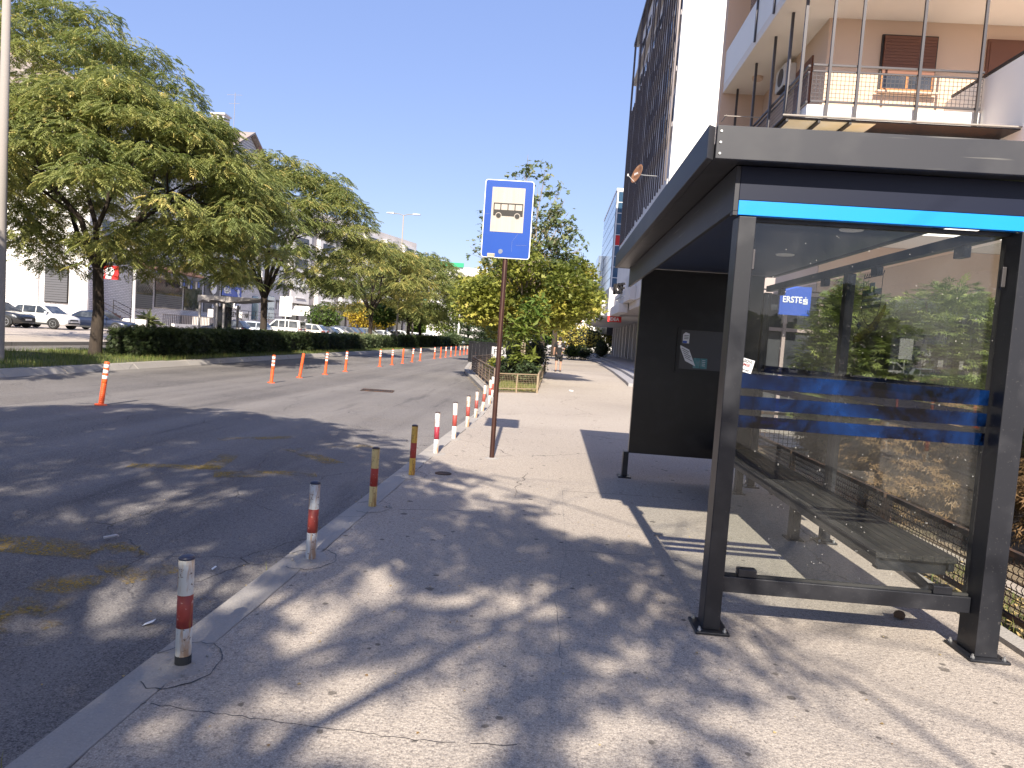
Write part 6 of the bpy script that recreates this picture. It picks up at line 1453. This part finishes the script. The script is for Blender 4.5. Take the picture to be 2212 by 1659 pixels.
# its tall sparse leading shoots, grey-green
t = kids(bpy.data.objects['plane_tree']) and bpy.data.objects['plane_tree']
mb = MB(); P_ = []
shoots = [((-1.25, 27, 2.6), (-1.45, 27, 8.4)), ((-1.25, 27, 2.8), (-.75, 27.1, 8.1)), ((-1.1, 27, 3), (.05, 26.8, 6.8)), ((-1.1, 27, 3), (-.2, 27.2, 7.3)), ((-1.3, 27, 3), (-2.9, 27, 6.3)), ((-1.3, 27, 3), (-2.3, 26.8, 6.9)), ((-1.1, 27, 3.3), (.45, 27, 5.9)), ((-1, 27, 3.2), (.75, 27.1, 5.1)), ((-1.3, 27, 3), (-3.1, 27.2, 5.2)), ((-1.2, 27, 3.2), (-.45, 27, 6.2)), ((-1.2, 27, 3.4), (.35, 27.3, 4.7)), ((-1.25, 27, 3), (-1.9, 27.1, 7.7)), ((-1.2, 27, 3), (-1.0, 26.9, 7.2)), ((-1.2, 27, 3), (-2.7, 26.7, 5.7)), ((-1.2, 27, 3), (.2, 26.7, 6.3)), ((-1.2, 27, 3), (-3.4, 27, 4.9)), ((-1.2, 27, 3), (-3.0, 27.3, 6.1)), ((-1.2, 27, 3), (.6, 27.3, 5.6)), ((-1.2, 27, 3), (-.1, 27.1, 5.4))]
rgs = np.random.default_rng(8)
for a, b in shoots:
    a = Vector(a); b = Vector(b); m_ = a.lerp(b, .5) + Vector((rgb.uniform(-.2, .2), 0, .2)); mb.tube([a, m_, b], [.035, .022, .006], 5)
    for k in range(17):
        u = rgb.uniform(.35, 1.0); c = a.lerp(b, u) + Vector((rgb.uniform(-.35, .35), rgb.uniform(-.3, .3), rgb.uniform(-.15, .2)))
        mb.tube([a.lerp(b, u - .08), c], [.008, .003], 4)
        for j in range(7): P_.append(tuple(c + Vector((rgb.gauss(0, .11), rgb.gauss(0, .11), rgb.gauss(0, .11)))))
mb.build('shoots', m_palebark, t, True)
P_ = np.array(P_); scatter('top_leaves', LOBED, P_, rots(len(P_), rgs, 1.1), rgs.uniform(.12, .22, len(P_)), rgs.uniform(.1, 1, len(P_)), m_leafsilver, t, 'stuff')
broadleaf('magnolia_bush', -1.0, 23.4, 'glossy long leaved bush with pale twigs in front of the plane tree in the planter', 'bush', [(-.95, 23.4, 1.9, .75, .7, .6), (-1.0, 23.4, .9, .5, .5, .35), (-.7, 23.5, 2.5, .55, .5, .45)], 720, .30, m_leafgreen, LONG, 33, r0=.035, trunk=.5, bark=m_palebark, shell=.8, tint=(.2, 1))
for i, (bx_, by_, rr_, hh_, lab) in enumerate(((-1.45, 23.8, .5, .45, 'left low dark green shrub inside the planter'), (-.75, 22.9, .42, .42, 'right low dark green shrub inside the planter'), (-1.9, 25.5, .45, .40, 'pale dry low shrub by the road side planter fence'), (-.7, 30, .6, .9, 'dark purple leaved shrub at the back of the planter'), (-1.6, 33, .9, 1.0, 'grey-green shrub at the far end of the planter'))):
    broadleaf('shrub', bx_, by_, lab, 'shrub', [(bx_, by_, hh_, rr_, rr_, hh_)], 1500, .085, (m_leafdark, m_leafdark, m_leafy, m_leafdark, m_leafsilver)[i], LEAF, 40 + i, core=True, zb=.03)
# trees further along the pavement
broadleaf('street_tree', -.95, 60, 'green pavement tree with a straight dark trunk behind the walking person', 'tree', [(-.9, 60, 5.6, 2.6, 2.6, 1.9), (1.4, 59.6, 5.0, 2.4, 2.2, 1.6), (2.8, 60, 4.7, 1.9, 1.9, 1.3), (-3, 60, 5.2, 2.2, 2, 1.7), (.6, 60, 6.5, 1.8, 1.8, 1.0)], 10000, .26, m_leafgreen, LOBED, 51, r0=.22, trunk=2.6, tint=(.1, 1))
broadleaf('street_tree', -3.4, 44, 'dense yellow-green tree over the cafe terrace', 'tree', [(-3.2, 44, 4.6, 2.2, 2.0, 1.6), (-1.6, 44.5, 4.2, 1.9, 1.8, 1.4), (-4.9, 44, 4.0, 1.7, 1.7, 1.2), (-3.0, 44, 3.4, 2.0, 1.8, 1.0)], 8000, .24, m_leafy, LOBED, 53, r0=.15, trunk=2.2, tint=(.25, 1))
broadleaf('street_tree', .1, 75, 'dark trunked tree just right of the pavement tree', 'tree', [(.1, 75, 6, 3, 2.6, 1.8), (3.5, 75, 5.6, 2.4, 2.4, 1.6)], 4000, .34, m_leafgreen, LEAF, 55, r0=.3, trunk=3, tint=(0, .7))
for i, (x_, y_, h_) in enumerate(((-13.0, 108, 9.5), (-9.6, 100, 8.5), (-6.8, 94, 9.0), (-11.0, 121, 11))):
    bl = [(x_ + (.25 if k % 2 else -.25), y_, .9 + k * h_ / 9, 2.9 * (1 - k / 9.5), 2.9 * (1 - k / 9.5), .55) for k in range(9)]
    broadleaf('fir_tree', x_, y_, ('layered fir tree by the white lamp pole', 'broad fir tree left of the bus stop pole', 'fir tree just behind the bus stop pole', 'tall fir at the back of the conifer group')[i], 'tree', bl, 3600, .42, m_leafdark, SPRAY, 60 + i, r0=.2, trunk=1.0, up=.5, tint=(.3, 1), shell=.9)
broadleaf('golden_tree', -27, 100, 'bright golden yellow tree behind the third mimosa', 'tree', [(-27, 100, 3.4, 2.9, 2.5, 1.9), (-24.3, 100, 3.0, 1.8, 1.8, 1.5)], 3600, .30, m_leafyel, LEAF, 71, r0=.15, trunk=1.6)
broadleaf('round_shrub', -30.5, 93, 'round green shrub in front of the grey block shops', 'shrub', [(-30.5, 93, 2.4, 2.3, 2.2, 1.9)], 2600, .26, m_leafgreen, LEAF, 73, core=True)
broadleaf('street_tree', -19, 125, 'fresh green tree beside the distant lamp pole', 'tree', [(-19, 125, 4.2, 4, 3, 3.2)], 3500, .36, m_leafgreen, LEAF, 75, r0=.2, trunk=1.6, tint=(.4, 1))
broadleaf('young_tree', -15.3, 64.3, 'small leafy tree at the pole in the hedge gap', 'tree', [(-15.6, 64.3, 2.9, 1.5, 1.2, 1.0)], 1400, .22, m_leafgreen, LEAF, 77, r0=.06, trunk=1.7, tint=(0, .6))
for i, (x_, y_, r_, h_, m_, lab) in enumerate(((1.75, 66, .75, .7, m_leafgreen, 'clipped light green ball shrub at the foot of the terrace'), (2.9, 68, .9, .65, m_leafdark, 'dark low ball shrub beside the light green one'), (4.9, 72, 1.0, 1.1, m_leafdark, 'dark upright bush at the arcade corner'), (4.2, 100, 4.2, 2.2, m_leafy, 'wide yellow-green shrub mass beyond the arcade'), (10.5, 108, 4.0, 2.6, m_leafy, 'bright yellow-green bushes seen under the arcade end'))):
    broadleaf('shrub', x_, y_, lab, 'shrub', [(x_, y_, h_, r_, r_, h_)], 2400, .10 if r_ < 2 else .3, m_, LEAF, 80 + i, core=True, tint=(.3, 1) if i != 1 else (0, .6))
# far wood closing the street
rgf = np.random.default_rng(99); n = 26000
fx_ = rgf.uniform(-75, 45, n); top_ = 7 + 2.5 * np.sin(fx_ * .21) + 1.6 * np.sin(fx_ * .53 + 1); fp = np.stack([fx_, 178 + rgf.uniform(-3, 3, n), rgf.random(n) ** .8 * top_], 1)
fp2 = fp.copy(); fp2[:, 1] = -85 - rgf.uniform(-3, 3, n); fp = np.concatenate([fp, fp2]); n *= 2; fx_ = np.concatenate([fx_, fx_])
o = scatter('far_wood', LEAF, fp, rots(n, rgf, 1), rgf.uniform(.6, 1.4, n), np.clip(rgf.uniform(0, .8, n) + .2 * np.sin(fx_), 0, 1), m_leafgreen); tag(o, 'distant belt of green trees closing the end of the street', 'wood', kind='stuff')

# junipers behind the shelter
def juniper(x, y, label, blobs, n, seed, size, brown, up=1.0):
    rg = np.random.default_rng(seed); t = thing('juniper_bush', label, 'bush', (x, y, .03))
    mb = MB(); rr = random.Random(seed); mb.tube([(x, y, 0), (x + .1, y, .5), (x, y, 1.2)], [.10, .08, .04], 8)
    for b in blobs:
        for q_ in range(14):
            e = Vector(b[:3]) + Vector([rr.uniform(-.8, .8) * b[3 + i] for i in range(3)]); st_ = Vector((x, y, rr.uniform(.15, 1.0))); mb.tube([st_, st_.lerp(e, .5) + Vector((0, 0, .1)), e], [.022, .014, .004], 4)
    mb.build('trunk', m_bark, t, True)
    tv = sum(b[3] * b[4] * b[5] for b in blobs); P = []; 
    for b in blobs:
        k = int(n * b[3] * b[4] * b[5] / tv); d = rg.normal(0, 1, (k, 3)); d /= np.linalg.norm(d, axis=1)[:, None]
        rad = 1 - .5 * rg.random(k) ** 1.3; rad *= 1 + .15 * np.sin(d[:, 0] * 7 + seed) * np.sin(d[:, 2] * 6) + .08 * np.sin(d[:, 1] * 13); P.append(d * rad[:, None] * np.array(b[3:6]) + np.array(b[:3]))
    P = np.concatenate(P); P[:, 2] = np.maximum(P[:, 2], .06)
    hgt = P[:, 2] + .15 * np.sin(P[:, 0] * 3) + rg.normal(0, .12, len(P))
    T = np.where(hgt < brown, rg.uniform(0, .32, len(P)), rg.uniform(.40, 1, len(P)))
    out_ = np.arctan2(P[:, 1] - y, P[:, 0] - x) - np.pi / 2 + rg.normal(0, .5, len(P))
    tl = np.where(hgt < brown, -rg.uniform(.1, 1.0, len(P)), rg.normal(.25, .45, len(P)))
    scatter('foliage', SPRAY, P, rots(len(P), rg, yaw=out_, tilt=tl), rg.uniform(.6, 1.3, len(P)) * size, T, m_juniper, t, 'stuff')
juniper(4.15, 7.8, 'broad juniper bush, green on top and dead brown below, behind the shelter glass', [(4.15, 7.9, 1.62, .88, .9, .72), (4.0, 7.4, .70, .80, .95, .62), (4.0, 7.3, .62, .78, .9, .55), (3.75, 7.0, .45, .5, .7, .4), (3.7, 7.0, .95, .5, .6, .5), (4.6, 8.4, 1.6, .8, .8, .7)], 34000, 5, .14, 1.05)
juniper(3.9, 10.5, 'taller dark green juniper left of the broad one behind the shelter', [(4.2, 10.5, 1.4, .62, .7, 1.25), (4.3, 10.7, 2.1, .4, .45, .6), (4.2, 10.4, .7, .6, .7, .6)], 8000, 6, .16, .45)
juniper(4.35, 5.5, 'green and brown juniper at the right edge of the picture', [(4.4, 5.5, 1.25, .72, .6, .7), (4.35, 5.5, .6, .75, .6, .5)], 8000, 8, .15, .85)
